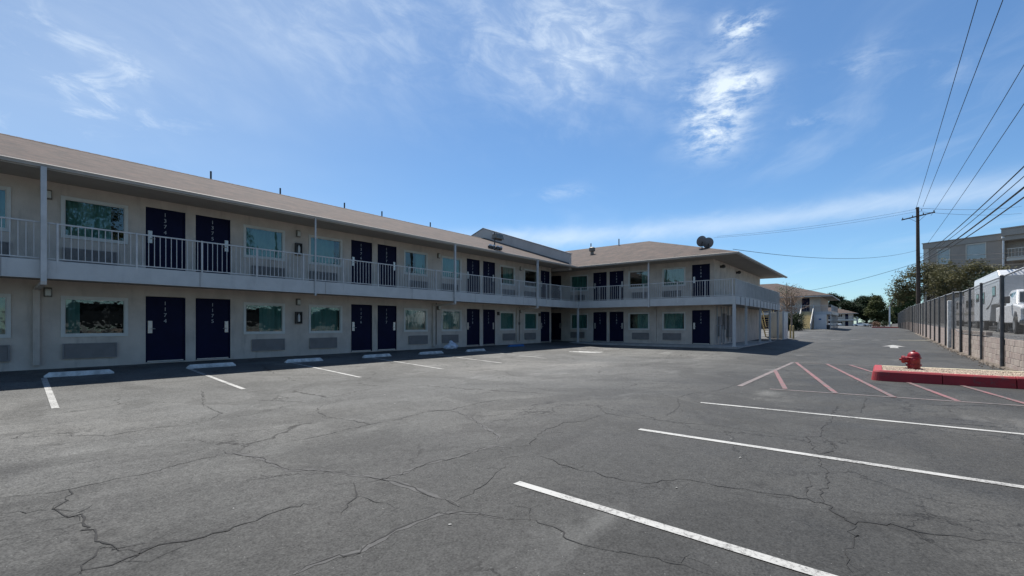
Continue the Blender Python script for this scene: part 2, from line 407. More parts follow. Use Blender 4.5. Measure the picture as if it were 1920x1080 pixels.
# ------------------------------------------------------------------ mesh helpers
class MB:
    def __init__(s): s.v = []; s.f = []
    def quad(s, a, b, c, d):
        i = len(s.v); s.v += [tuple(a), tuple(b), tuple(c), tuple(d)]; s.f.append((i, i + 1, i + 2, i + 3)); return s
    def poly(s, pts):
        i = len(s.v); s.v += [tuple(p) for p in pts]; s.f.append(tuple(range(i, i + len(pts)))); return s
    def box(s, x0, x1, y0, y1, z0, z1):
        i = len(s.v)
        s.v += [(x0, y0, z0), (x1, y0, z0), (x1, y1, z0), (x0, y1, z0), (x0, y0, z1), (x1, y0, z1), (x1, y1, z1), (x0, y1, z1)]
        for q in ((0, 3, 2, 1), (4, 5, 6, 7), (0, 1, 5, 4), (1, 2, 6, 5), (2, 3, 7, 6), (3, 0, 4, 7)):
            s.f.append(tuple(i + k for k in q))
        return s
    def hexa(s, p):
        """eight corners: bottom four then top four"""
        i = len(s.v); s.v += [tuple(q) for q in p]
        for q in ((0, 3, 2, 1), (4, 5, 6, 7), (0, 1, 5, 4), (1, 2, 6, 5), (2, 3, 7, 6), (3, 0, 4, 7)):
            s.f.append(tuple(i + k for k in q))
        return s
    def tube(s, pts, r, n=8, caps=True):
        pts = [Vector(p) for p in pts]
        rs = r if isinstance(r, (list, tuple)) else [r] * len(pts)
        i0 = len(s.v)
        up = None
        for k, p in enumerate(pts):
            d = (pts[min(k + 1, len(pts) - 1)] - pts[max(k - 1, 0)]).normalized()
            if up is None:
                up = Vector((0, 0, 1)) if abs(d.z) < 0.9 else Vector((1, 0, 0))
            a = d.cross(up)
            if a.length < 1e-4: a = d.cross(Vector((0, 1, 0)))
            a.normalize(); b = a.cross(d).normalized(); up = b
            for j in range(n):
                t = 2 * math.pi * j / n
                s.v.append(tuple(p + a * (rs[k] * math.cos(t)) + b * (rs[k] * math.sin(t))))
        for k in range(len(pts) - 1):
            for j in range(n):
                q = i0 + k * n
                s.f.append((q + j, q + n + j, q + n + (j + 1) % n, q + (j + 1) % n))
        if caps:
            s.f.append(tuple(i0 + j for j in range(n)))
            q = i0 + (len(pts) - 1) * n
            s.f.append(tuple(q + n - 1 - j for j in range(n)))
        return s
    def lathe(s, prof, c=(0, 0, 0), n=20, axis='z'):
        i0 = len(s.v)
        for r, h in prof:
            for j in range(n):
                t = 2 * math.pi * j / n
                a, b = r * math.cos(t), r * math.sin(t)
                p = {'z': (a, b, h), 'x': (h, a, b), 'y': (b, h, a)}[axis]
                s.v.append((c[0] + p[0], c[1] + p[1], c[2] + p[2]))
        for k in range(len(prof) - 1):
            for j in range(n):
                q = i0 + k * n
                s.f.append((q + j, q + (j + 1) % n, q + n + (j + 1) % n, q + n + j))
        s.f.append(tuple(i0 + n - 1 - j for j in range(n)))
        q = i0 + (len(prof) - 1) * n
        s.f.append(tuple(q + j for j in range(n)))
        return s
    def prism(s, pts, fn, d0, d1):
        """polygon pts (2D) extruded; fn(u, v, depth) gives the point"""
        i = len(s.v); n = len(pts)
        s.v += [tuple(fn(u, v, d0)) for u, v in pts] + [tuple(fn(u, v, d1)) for u, v in pts]
        s.f.append(tuple(i + n - 1 - k for k in range(n))); s.f.append(tuple(i + n + k for k in range(n)))
        for k in range(n):
            j = (k + 1) % n
            s.f.append((i + k, i + j, i + n + j, i + n + k))
        return s
    def mesh(s, name):
        me = bpy.data.meshes.new(name); me.from_pydata(s.v, [], s.f); me.validate(); 
        bm = bmesh.new(); bm.from_mesh(me); bmesh.ops.recalc_face_normals(bm, faces=bm.faces[:]); bm.to_mesh(me); bm.free()
        return me
    def build(s, name, mat, parent=None, smooth=False, bevel=0.0, seg=2):
        o = bpy.data.objects.new(name, s.mesh(name))
        return finish(o, mat, parent, smooth, bevel, seg)
def finish(o, mat, parent=None, smooth=False, bevel=0.0, seg=2):
    COL.objects.link(o)
    if mat: o.data.materials.append(MATS[mat])
    o.parent = parent
    if smooth:
        o.data.shade_smooth()
        if smooth == 'auto': o.data.set_sharp_from_angle(angle=R(40))
    if bevel:
        b = o.modifiers.new('bevel', 'BEVEL'); b.width = bevel; b.segments = seg; b.limit_method = 'ANGLE'
    return o
def inst(src, name, parent, loc=(0, 0, 0), rz=0.0):
    o = bpy.data.objects.new(name, src.data); COL.objects.link(o); o.parent = parent
    o.location = loc; o.rotation_euler = (0, 0, rz)
    for md in src.modifiers:
        if md.type == 'BEVEL':
            b = o.modifiers.new('bevel', 'BEVEL'); b.width = md.width; b.segments = md.segments; b.limit_method = 'ANGLE'
    return o
def tag(o, label=None, cat=None, group=None, kind=None):
    if label: o['label'] = label
    if cat: o['category'] = cat
    if group: o['group'] = group
    if kind: o['kind'] = kind
    return o
def thing(name, label, cat, loc=(0, 0, 0), rz=0.0, group=None):
    o = bpy.data.objects.new(name, None); COL.objects.link(o)
    o.location = loc; o.rotation_euler = (0, 0, rz); o.empty_display_size = 0.3
    return tag(o, label, cat, group)

# ================================================================== GROUND
def cl(v): return max(0.0, min(1.0, v))
def gz(x, y):
    """height of the paved lot: falls 4 % away from the rooms, rises gently far down the lane"""
    h = -0.27 + max(0.27 * cl((y - 11) / 6.2), 0.2 * cl((x - 22) / 6) * cl((y - 4) / 2))
    if x > 32: h += 0.013 * (min(x, 90) - 32)
    return h
def grid(xs, ys, fz):
    mb = MB()
    for x in xs:
        for y in ys: mb.v.append((x, y, fz(x, y)))
    n = len(ys)
    for i in range(len(xs) - 1):
        for j in range(n - 1):
            mb.f.append((i * n + j, (i + 1) * n + j, (i + 1) * n + j + 1, i * n + j + 1))
    return mb
def frange(a, b, s):
    k = int(round((b - a) / s)); return [a + s * i for i in range(k + 1)]
xs = [-60, -40, -25] + frange(-16, 33, 0.5) + frange(36, 90, 3) + [110, 140, 180, 240, 300]
ys = frange(-3.4, 18.1, 0.25) + [19, 22, 30, 40, 60]
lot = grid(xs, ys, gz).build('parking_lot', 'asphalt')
tag(lot, kind='structure')
def gfar(x, y):
    t = 0.013 * (min(max(x, 32), 90) - 32)
    return (0.75 + t) if y < -3.45 else (-0.42 + t)
xs = [-3000, -600, -150, -60, 0, 32, 90, 150, 240, 301, 600, 1500, 4000]
ys = [-3000, -600, -150, -60, -20, -8, -3.46, -3.44, 10, 30, 61, 150, 600, 3000]
tag(grid(xs, ys, gfar).build('ground', 'lot_gravel'), kind='structure')

def strip(pts, w, name, mat, lift=0.006, parent=lot, step=0.4):
    """flat painted strip following the paving along a polyline"""
    P = [Vector((*p, 0)) for p in pts]
    mb = MB(); row = []
    for k in range(len(P) - 1):
        d = (P[k + 1] - P[k]); L = d.length; d.normalize(); nrm = Vector((-d.y, d.x, 0)) * (w / 2)
        n = max(1, int(L / step))
        for i in range(n + (k == len(P) - 2)):
            c = P[k] + d * (L * i / n)
            a, b = c + nrm, c - nrm
            row.append(((a.x, a.y, gz(a.x, a.y) + lift), (b.x, b.y, gz(b.x, b.y) + lift)))
    for a, b in row: mb.v += [a, b]
    for i in range(len(row) - 1): mb.f.append((2 * i, 2 * i + 1, 2 * i + 3, 2 * i + 2))
    return mb.build(name, mat, parent)
# stall lines by the rooms
for xa, xb in ((1.37, 1.13), (4.30, 4.15), (7.18, 7.12), (10.22, 10.17), (13.16, 13.17)):
    strip([(xa, 15.5), (xb, 11.18)], 0.10, 'parking_line', 'line_white')
# stall lines on the fence side
strip([(3.30, 2.62), (3.07, -3.2)], 0.094, 'parking_line', 'line_white')
strip([(6.07, 2.62), (6.10, -3.2)], 0.105, 'parking_line', 'line_white')
strip([(8.88, 2.62), (9.10, -3.2)], 0.105, 'parking_line', 'line_white')
# fire lane hatching round the hydrant island
strip([(11.85, 2.60), (20.6, 2.62)], 0.12, 'fire_lane_line', 'line_pale')
strip([(11.76, 1.95), (12.30, -2.9)], 0.10, 'fire_lane_line', 'line_pale')
for a, b in (((16.59, 2.60), (11.95, 1.67)), ((20.63, 2.52), (11.85, 0.72)), ((20.55, 1.53), (11.95, -0.23)), ((20.61, 0.85), (17.8, 0.14)),
             ((15.24, -0.57), (12.13, -1.17)), ((15.4, -1.52), (12.30, -2.15))):
    strip([a, b], 0.10, 'fire_lane_line', 'line_red', 0.010)
strip([(20.62, 2.5), (20.62, -0.6)], 0.09, 'fire_lane_line', 'line_pale', 0.008)
# accessible bay near the corner of the wings
for a, b in (((20.2, 12.55), (20.9, 11.35)), ((20.5, 12.5), (21.3, 11.3)), ((20.9, 12.4), (21.7, 11.4))):
    strip([a, b], 0.26, 'accessible_bay_mark', 'line_white')
for a, b in (((22.2, 15.0), (22.2, 11.6)), ((24.1, 15.0), (24.1, 11.6)), ((22.25, 14.6), (24.05, 12.8)), ((22.25, 13.2), (24.05, 11.6))):
    strip([a, b], 0.10, 'accessible_bay_mark', 'line_old')
for x in (16.2,): strip([(x, 15.2), (x, 11.2)], 0.10, 'parking_line', 'line_old')
# lane arrow and the speed-bump dashes farther on
mb = MB()
ar = [(35.9, -0.50), (37.7, -0.50), (37.7, -0.10), (39.9, -0.70), (37.7, -1.30), (37.7, -0.90), (35.9, -0.90)]
mb.poly([(x, y, gz(x, y) + 0.008) for x, y in ar]).build('lane_arrow', 'line_old', lot)
for y0, y1 in ((6.2, 5.5), (4.6, 4.0), (3.2, 2.6), (1.9, 1.3), (0.5, -0.1), (-0.7, -1.2)):
    strip([(47.4, y0), (47.8, y1)], 0.22, 'bump_dash', 'line_old', 0.01)
strip([(48.4, -1.2), (49.0, -3.1)], 0.32, 'bump_dash', 'line_yellow', 0.012)
strip([(44.5, 9.0), (58, 8.2)], 0.12, 'parking_line', 'line_old')

# cracks
CRACKS = [
 [(0.67,5.64),(0.64,5.38),(0.58,5.28),(0.49,5.13),(0.52,5.02),(0.53,4.85),(0.61,4.81),(0.62,4.67),(0.61,4.49),(0.6,4.45),(0.63,4.31),(0.62,4.12),(0.63,4.03),(0.67,3.86),(0.73,3.72)],
 [(0.63,4.0),(0.56,3.89),(0.52,3.77),(0.49,3.64)],
 [(0.44,3.68),(0.51,3.69),(0.63,3.67),(0.73,3.71),(0.84,3.71),(0.95,3.7),(1.09,3.63),(1.23,3.62),(1.36,3.63),(1.52,3.66),(1.69,3.67),(1.81,3.66),(1.91,3.59)],
 [(0.49,5.12),(0.38,5.19),(0.23,5.3)],
 [(1.26,2.68),(1.4,2.7),(1.53,2.67),(1.63,2.62),(1.73,2.63),(1.85,2.65),(1.98,2.68),(2.17,2.67),(2.36,2.66),(2.5,2.57),(2.58,2.42),(2.62,2.23),(2.66,2.16)],
 [(1.97,5.89),(2.05,5.62),(2.13,5.28),(2.12,4.92),(2.12,4.61),(2.28,4.49),(2.38,4.26),(2.44,4.03),(2.55,3.79),(2.6,3.56),(2.59,3.38),(2.61,3.18),(2.6,3.0),(2.62,2.78),(2.56,2.62)],
 [(2.57,2.73),(2.74,2.75),(2.99,2.8),(3.24,2.89),(3.5,3.01),(3.67,3.05)],
 [(2.33,3.8),(2.24,3.62),(2.13,3.47),(1.99,3.32),(1.88,3.22)],
 [(2.17,3.51),(2.21,3.27),(2.23,3.13),(2.26,2.99)],
 [(2.44,3.7),(2.76,3.65),(3.09,3.72),(3.48,3.65),(3.92,3.66),(4.16,3.62),(4.2,3.41)],
 [(4.22,3.67),(4.55,3.91),(4.78,4.36),(5.12,4.96),(5.27,5.28),(5.37,5.7),(5.11,6.02)],
 [(3.88,5.83),(3.83,6.39),(3.77,6.96),(3.93,7.48),(4.25,7.9),(4.75,8.11),(5.14,7.99),(5.61,7.95)],
 [(2.32,6.73),(2.59,6.73),(2.91,6.67)],
 [(2.48,5.76),(3.06,5.75),(3.88,5.83),(4.39,5.8),(5.03,5.93),(5.48,5.76),(6.27,5.86),(7.09,5.75)],
 [(3.44,11.56),(3.09,10.26),(2.87,9.6),(2.85,9.0),(2.81,8.49),(2.51,8.03),(2.13,7.9),(1.87,8.0),(1.51,7.97),(1.28,7.94),(0.84,8.53),(0.49,8.69),(0.52,8.81),(0.64,9.04)],
 [(0.25,5.78),(0.48,5.64),(0.72,5.6),(0.95,5.65),(1.23,5.62),(1.57,5.74),(1.97,5.8)],
 [(4.06,3.06),(4.15,2.87),(4.04,2.62),(4.01,2.44),(4.02,2.2),(3.99,1.96),(4.02,1.75),(4.13,1.62),(4.29,1.53),(4.39,1.41),(4.39,1.24),(4.42,1.09),(4.45,0.92),(4.48,0.76),(4.53,0.58),(4.52,0.47),(4.5,0.36),(4.4,0.29),(4.28,0.22),(4.2,0.15),(4.29,0.06),(4.34,-0.08),(4.34,-0.21),(4.37,-0.35),(4.4,-0.49),(4.46,-0.62),(4.53,-0.75)],
 [(10.2,0.56),(9.51,0.6),(8.41,0.59),(7.79,0.64),(7.13,0.62),(7.03,0.74),(6.47,0.61),(6.11,0.53),(5.88,0.5),(5.67,0.47),(5.5,0.41),(5.22,0.39),(5.01,0.36),(4.89,0.4),(4.73,0.4),(4.5,0.36)],
 [(7.18,0.59),(6.91,0.46),(6.55,0.42),(6.17,0.53)],
 [(5.29,0.53),(4.93,0.51),(4.56,0.46)],
 [(4.2,0.15),(3.99,0.16),(3.97,0.12),(3.75,0.15),(3.53,0.15),(3.33,0.13)],
 [(2.67,2.17),(2.75,2.03),(2.75,1.88),(2.7,1.75),(2.67,1.65),(2.67,1.48),(2.68,1.33),(2.74,1.23),(2.79,1.09),(2.82,0.97),(2.83,0.86),(2.83,0.73)],
 [(7.03,0.74),(6.96,1.05),(6.94,1.43),(7.02,1.87),(6.86,2.36),(6.84,2.68),(6.77,3.09),(6.82,3.54),(7.41,4.0)],
 [(9.25,3.18),(8.23,2.78),(7.64,2.72),(7.22,2.7)],
 [(9.25,3.18),(10.0,3.1),(10.75,2.81),(12.29,2.72)],
 [(11.66,0.2),(10.65,0.22),(9.5,0.23)],
 [(4.25,3.45),(4.42,3.33),(4.8,3.49),(5.26,3.64),(5.8,3.67),(6.05,3.5),(6.82,3.54)],
]

rng = random.Random(3)
def crack_ribbon(pts, wide, name='crack', mat='crack_tar', lift=0.004, jit=0.03):
    P = [Vector(p) for p in pts]
    fine = []
    for k in range(len(P) - 1):
        L = (P[k + 1] - P[k]).length
        n = max(2, int(L / 0.07))
        for i in range(n):
            fine.append(P[k].lerp(P[k + 1], i / n))
    fine.append(P[-1])
    out = []
    for i, p in enumerate(fine):
        q = p + Vector((rng.uniform(-jit, jit), rng.uniform(-jit, jit)))
        out.append(q)
    mb = MB(); N = len(out)
    ph = rng.uniform(0, 9)
    for i, p in enumerate(out):
        d = out[min(i + 1, N - 1)] - out[max(i - 1, 0)]
        if d.length < 1e-5: d = Vector((1, 0))
        d.normalize(); nr = Vector((-d.y, d.x))
        w = wide * (0.35 + 1.1 * abs(mnoise.noise((i * 0.13 + ph, ph, 0)))) * rng.uniform(0.5, 1.3) * min(1, 0.25 + min(i, N - 1 - i) * 0.2)
        a, b = p + nr * w / 2, p - nr * w / 2
        mb.v += [(a.x, a.y, gz(a.x, a.y) + lift), (b.x, b.y, gz(b.x, b.y) + lift)]
    for i in range(N - 1): mb.f.append((2 * i, 2 * i + 1, 2 * i + 3, 2 * i + 2))
    return mb.build(name, mat, lot)
STRONG = {0, 1, 2, 7}
for i, c in enumerate(CRACKS):
    far = sum(math.hypot(*p) for p in c) / len(c)
    w = (0.025 if i in STRONG else 0.0135) + 0.0005 * far
    crack_ribbon(c, w)
    # short side spurs
    for k in range(len(c) // 4):
        p = Vector(c[rng.randrange(len(c))]); a = rng.uniform(0, 6.28); L = rng.uniform(0.12, 0.4)
        crack_ribbon([tuple(p), tuple(p + Vector((math.cos(a), math.sin(a))) * L * 0.5), tuple(p + Vector((math.cos(a + .5), math.sin(a + .5))) * L)], w * 0.7)
# old crack filler, smoother and wider than the open cracks
for c in (CRACKS[9], CRACKS[4], CRACKS[5], CRACKS[10]):
    crack_ribbon(c, 0.085, 'crack_filler', 'crack_fill', 0.002, 0.015)

# ================================================================== MOTEL
WY = 17.5          # face of the long wing
WX = 28.3          # face of the short wing
F1, F2 = 0.03, 2.80
motel = thing('motel_building', 'long two-storey beige motel with navy doors and a balcony, wrapping round the parking lot', 'building')

def wall_holes(mb, u0, u1, z0, z1, holes, fn, depth=0.18):
    us = sorted({u0, u1} | {h[0] for h in holes} | {h[1] for h in holes})
    zs = sorted({z0, z1} | {h[2] for h in holes} | {h[3] for h in holes})
    us = [u for u in us if u0 <= u <= u1]; zs = [z for z in zs if z0 <= z <= z1]
    inside = lambda u, z: any(h[0] < u < h[1] and h[2] < z < h[3] for h in holes)
    for i in range(len(us) - 1):
        for j in range(len(zs) - 1):
            a, b, c, d = us[i], us[i + 1], zs[j], zs[j + 1]
            if inside((a + b) / 2, (c + d) / 2): continue
            mb.quad(fn(a, 0, c), fn(b, 0, c), fn(b, 0, d), fn(a, 0, d))
            mb.quad(fn(a, depth, c), fn(a, depth, d), fn(b, depth, d), fn(b, depth, c))
    for a, b, c, d in holes:
        mb.quad(fn(a, 0, c), fn(a, depth, c), fn(a, depth, d), fn(a, 0, d))
        mb.quad(fn(b, 0, c), fn(b, 0, d), fn(b, depth, d), fn(b, depth, c))
        mb.quad(fn(a, 0, d), fn(a, depth, d), fn(b, depth, d), fn(b, 0, d))
        mb.quad(fn(a, 0, c), fn(b, 0, c), fn(b, depth, c), fn(a, depth, c))
fL = lambda u, d, z: (u, WY + d, z)          # u runs along +X
fS = lambda u, d, z: (WX + d, -u, z)         # u runs along -Y

# ---- openings.  (left edge, right edge along u)
DOOR_W, WIN_W = 1.03, 1.44
mods = [-2.07, 4.90, 11.87, 18.84]
doorsL, winsL = [], []       # (u_left, handle side)
for c in mods:
    doorsL += [(c - 1.17, -1), (c + 0.14, 1)]
    winsL += [(c - 3.03, -1), (c + 1.58, 1)]
doorsL.append((24.63, -1)); winsL.append((22.80, -1))
doorsS = [(-15.60, -1), (-14.35, 1), (-8.85, -1), (-19.30, 1)]
winsS = [(-17.46, -1), (-12.97, 1), (-10.68, -1)]
ZW = ((0.86, 2.00), (3.60, 4.76)); ZD = ((F1, 2.08), (F2 + 0.02, 4.83))
holesL, holesS = [], []
for lv in (0, 1):
    holesL += [(u, u + DOOR_W, *ZD[lv]) for u, _ in doorsL] + [(u + .05, u + WIN_W - .05, ZW[lv][0] + .05, ZW[lv][1] - .05) for u, _ in winsL]
    holesS += [(u, u + DOOR_W, *ZD[lv]) for u, _ in doorsS] + [(u + .05, u + WIN_W - .05, ZW[lv][0] + .05, ZW[lv][1] - .05) for u, _ in winsS]
mb = MB()
wall_holes(mb, -12.0, 25.85, -0.15, 5.12, holesL, fL)
mb.build('front_wall', 'stucco', motel)
mb = MB()
wall_holes(mb, -32.0, -7.6, -0.15, 5.12, holesS, fS)
mb.build('front_wall', 'stucco', motel)
# remaining outer walls, floors, partitions
mb = MB()
mb.box(-12.0, 25.85, 30.8, 31.0, -0.15, 5.12).box(-12.2, -12.003, 17.5, 31.0, -0.15, 5.12)
mb.box(25.70, 25.86, 17.683, 30.79, -0.15, 5.12)
mb.box(41.4, 41.6, 7.6, 32.0, -0.15, 5.3).box(28.483, 41.39, 31.8, 32.0, -0.15, 5.12)
mb.box(25.87, 28.29, 24.0, 24.2, -0.15, 5.12)
mb.build('rear_wall', 'stucco', motel)
mb = MB(); mb.box(WX + 0.003, 41.39, 7.58, 7.78, -0.15, 5.2)
mb.build('end_wall', 'stucco', motel)
mb = MB(); mb.box(-11.9, 25.6, 19.3, 19.4, 0, 5.1).box(30.2, 30.3, 7.9, 31.7, 0, 5.1)  # dark walls added close behind the windows to keep the rooms dark
for k in range(-2, 9):
    x = 1.42 + 3.4835 * k
    if x < 25.4: mb.box(x - .05, x + .05, 17.69, 19.29, 0, 5.1)
mb.build('dark_inner_wall', 'interior', motel)
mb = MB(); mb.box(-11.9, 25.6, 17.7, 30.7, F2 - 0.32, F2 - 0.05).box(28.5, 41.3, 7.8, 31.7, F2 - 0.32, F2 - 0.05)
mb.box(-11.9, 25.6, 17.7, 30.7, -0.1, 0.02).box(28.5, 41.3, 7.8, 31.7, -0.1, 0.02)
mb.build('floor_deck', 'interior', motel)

# ---- balcony
RY, RX, SY = 16.0, 26.95, 6.15        # railing lines: long wing, short wing, end gallery
mb = MB()
zb, zt = 2.34, 2.78
mb.box(-12.0, RX, RY, WY - 0.003, zb + .06, zt)
mb.box(RX + 0.003, WX - 0.003, SY + .003, WY + 6.4, zb + .058, zt - .002)
mb.box(WX - 0.002, 41.0, SY + .006, 7.577, zb + .056, zt - .004)
mb.box(25.88, RX, WY, 23.99, zb + .054, zt - .006)
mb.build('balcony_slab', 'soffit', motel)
mb = MB()
mb.box(-12.0, 22.05, RY - .05, RY - .002, zb, zt + .01)
mb.box(22.06, RX - .052, RY - .035, RY - .002, zb - .015, zt + .005)
mb.build('balcony_fascia', 'trim', motel, bevel=0.006)
mb = MB(); mb.box(RX - .05, RX - .002, SY - .05, RY - .036, zb - .012, zt + .005)
mb.build('balcony_fascia', 'trim', motel, bevel=0.006)
mb = MB(); mb.box(RX - .048, 41.05, SY - .05, SY - .002, zb - .008, zt + .006); mb.box(41.002, 41.05, SY - .001, 7.5, zb - .008, zt + .006)
mb.build('balcony_fascia', 'trim', motel, bevel=0.006)
# seams and drip caps on the fascia
for k in range(-1, 5): MB().box(4.7 + 4.0 * k, 4.712 + 4.0 * k, RY - .055, RY - .0505, zb + .01, zt).build('fascia_seam', 'ac_beige', motel)
for k in range(12): MB().box(28.0 + k * 1.1, 28.05 + k * 1.1, SY - .075, SY - .0505, zb, zt - .02).build('fascia_bracket', 'ac_beige', motel)
ZR0, ZR1 = 2.80, 3.72
def railing(a, b, posts, gap, name, one_mesh=False):
    """rail between two plan points with posts lapped onto the fascia and thin balusters"""
    a, b = Vector(a), Vector(b); d = b - a; L = d.length; d.normalize()
    n = Vector((d.y, -d.x))
    rz = math.atan2(d.y, d.x)
    mb = MB()
    c0, c1 = a, b
    for z, h in ((ZR1, 0.035), (ZR0 + 0.04, 0.028)):
        w = 0.02
        q = [c0 - n * w, c1 - n * w, c1 + n * w, c0 + n * w]
        mb.hexa([(*p, z - h / 2) for p in q] + [(*p, z + h / 2) for p in q])
    rail = mb.build(name, 'rail', motel)
    pm = MB(); pm.box(-.02, .02, -.055, -.021, -0.30, 0.94)
    bmh = MB(); bmh.box(-.008, .008, -.008, .008, 0.055, 0.903)
    pmesh, bmesh_ = pm.mesh('railing_post'), bmh.mesh('baluster')
    for m in (pmesh, bmesh_): m.materials.append(MATS['rail'])
    for t in posts:
        o = bpy.data.objects.new('railing_post', pmesh); COL.objects.link(o); o.parent = rail
        p = a + d * t; o.location = (p.x, p.y, ZR0); o.rotation_euler = (0, 0, rz)
    k = int(L / gap)
    if one_mesh:
        mb = MB()
        for i in range(1, k):
            p = a + d * (L * i / k)
            mb.box(p.x - .008, p.x + .008, p.y - .008, p.y + .008, ZR0 + .055, ZR0 + .903)
        tag(mb.build('baluster_row', 'rail', rail), kind='stuff')
    else:
        for i in range(1, k):
            p = a + d * (L * i / k)
            o = bpy.data.objects.new('baluster', bmesh_); COL.objects.link(o); o.parent = rail
            o.location = (p.x, p.y, ZR0); o.rotation_euler = (0, 0, rz)
    return rail
railing((-0.2, RY), (22.0, RY), [0.15 + 1.7 - .0 + 1.556 * k for k in range(-1, 13)], 0.131, 'balcony_railing')
railing((-12, RY), (-0.2, RY), [1.0 + 1.556 * k for k in range(7)], 0.131, 'balcony_railing', True)
railing((22.08, RY), (RX, RY), [1.0, 2.6, 4.2], 0.131, 'balcony_railing')
railing((RX, RY), (RX, SY), [0.2, 1.6, 3.1, 4.65, 6.75, 8.3, 9.75], 0.131, 'balcony_railing')
railing((RX, SY), (41.0, SY), [0.1, 3.4, 7.0, 10.6, 14.0], 0.10, 'balcony_railing', True)

# ---- windows
def window_proto():
    mb = MB(); w, h, t = WIN_W, 1.0, 0.075
    return mb
def make_window(fn_loc, rz, zlo, zhi, cov, lv):
    w, h = WIN_W, zhi - zlo
    key = (lv,)
    if key not in WCACHE:
        mb = MB(); t = 0.075
        for (x0, x1, z0, z1) in ((0, w, 0, t), (0, w, h - t, h), (0, t, t, h - t), (w - t, w, t, h - t)):
            mb.box(x0, x1, -0.028, 0.06, z0, z1)
        t2 = t + 0.022
        for (x0, x1, z0, z1) in ((t, w - t, t, t2), (t, w - t, h - t2, h - t), (t, t2, t2, h - t2), (w - t2, w - t, t2, h - t2)):
            mb.box(x0, x1, 0.002, 0.055, z0, z1)
        fr = mb.mesh('window'); fr.materials.append(MATS['frame_white'])
        g = MB(); g.quad((t, 0.03, t), (w - t, 0.03, t), (w - t, 0.03, h - t), (t, 0.03, h - t))
        gm = g.mesh('pane'); gm.materials.append(MATS['glass'])
        WCACHE[key] = (fr, gm)
    fr, gm = WCACHE[key]
    o = bpy.data.objects.new('window', fr); COL.objects.link(o); o.parent = motel
    o.location = (*fn_loc, zlo); o.rotation_euler = (0, 0, rz)
    p = bpy.data.objects.new('pane', gm); COL.objects.link(p); p.parent = o
    if cov:
        ck = (round(cov[0], 2), round(cov[1], 2), lv)
        if ck not in WCACHE:
            c = MB(); a, b = cov[0] * w, cov[1] * w; n = max(12, int((b - a) / 0.018)); rr = random.Random(int(a * 100 + b * 37))
            f1, f2 = rr.uniform(38, 46), rr.uniform(16, 22)
            for i in range(n + 1):
                x = a + (b - a) * i / n
                y = 0.19 + 0.045 * math.sin(x * f1 * .7) + 0.02 * math.sin(x * f2 + 1.3)
                c.v += [(x, y, 0.02), (x, y * 0.9 + 0.02, h - 0.02)]
            for i in range(n): c.f.append((2 * i, 2 * i + 2, 2 * i + 3, 2 * i + 1))
            cm = c.mesh('curtain'); cm.materials.append(MATS['curtain']); cm.shade_smooth(); WCACHE[ck] = cm
        q = bpy.data.objects.new('curtain', WCACHE[ck]); COL.objects.link(q); q.parent = o
    return o
WCACHE = {}
covL = {0: [(0, 1), (0.3, 1), (0, .28), (.42, 1), (0, .95), (.14, 1), (0, 1), (0.0, 1), (0, 1)],
        1: [(0, 1), (0, 1), (0, .75), (0, 1), (0, .82), (.56, 1), (0, 1), (.35, 1), None]}
covS = {0: [(0, .82), (.40, 1), (0, .84)], 1: [(0, .82), (.60, 1), (0, 1)]}
for lv in (0, 1):
    for (u, _), cv in zip(winsL, covL[lv]): make_window((u, WY), 0, *ZW[lv], cv, lv)
    for (u, _), cv in zip(winsS, covS[lv]): make_window((WX, -u), R(-90), *ZW[lv], cv, lv)

# ---- doors
def digits_mesh(s):
    cu = bpy.data.curves.new('digits', 'FONT')
    cu.body = '\n'.join(s); cu.size = 0.165; cu.align_x = 'CENTER'; cu.space_line = 1.12; cu.extrude = 0.004
    ob = bpy.data.objects.new('digits', cu); COL.objects.link(ob)
    bpy.context.view_layer.update()
    me = bpy.data.meshes.new_from_object(ob.evaluated_get(bpy.context.evaluated_depsgraph_get()))
    bpy.data.objects.remove(ob)
    me.transform(Matrix.Rotation(R(90), 4, 'X'))
    me.materials.clear(); me.materials.append(MATS['digit'])
    return me
mb = MB(); mb.box(0.035, DOOR_W - .035, 0.045, 0.09, 0.015, 2.0)
DOOR_ME = mb.mesh('door'); DOOR_ME.materials.append(MATS['navy'])
mb = MB()
mb.box(0, .034, 0.01, .12, 0, 2.03).box(DOOR_W - .034, DOOR_W, 0.01, .12, 0, 2.03).box(.034, DOOR_W - .034, .01, .12, 2.002, 2.036)
DFR_ME = mb.mesh('door_frame'); DFR_ME.materials.append(MATS['navy'])
mb = MB(); mb.box(.05, DOOR_W - .05, .036, .044, .02, .055).box(.0, DOOR_W, -.03, .03, -.012, .012)
DSW_ME = mb.mesh('threshold'); DSW_ME.materials.append(MATS['steel'])
def lock_mesh(side):
    mb = MB(); x = 0.115 if side < 0 else DOOR_W - 0.115
    mb.box(x - .055, x + .055, .020, .044, 0.91, 1.29)
    mb.box(x - .04, x + .04, .008, .0199, 1.16, 1.26)
    s = 1 if side < 0 else -1
    mb.tube([(x, .02, 1.05), (x, -.02, 1.05)], 0.014, 8).tube([(x, -.02, 1.05), (x + s * .12, -.022, 1.045)], 0.011, 8)
    mb.box(x - .02, x + .02, .010, .0199, .95, .99)
    me = mb.mesh('lock_plate'); me.materials.append(MATS['steel']); return me
LOCK = {-1: lock_mesh(-1), 1: lock_mesh(1)}
DIGITS = {}
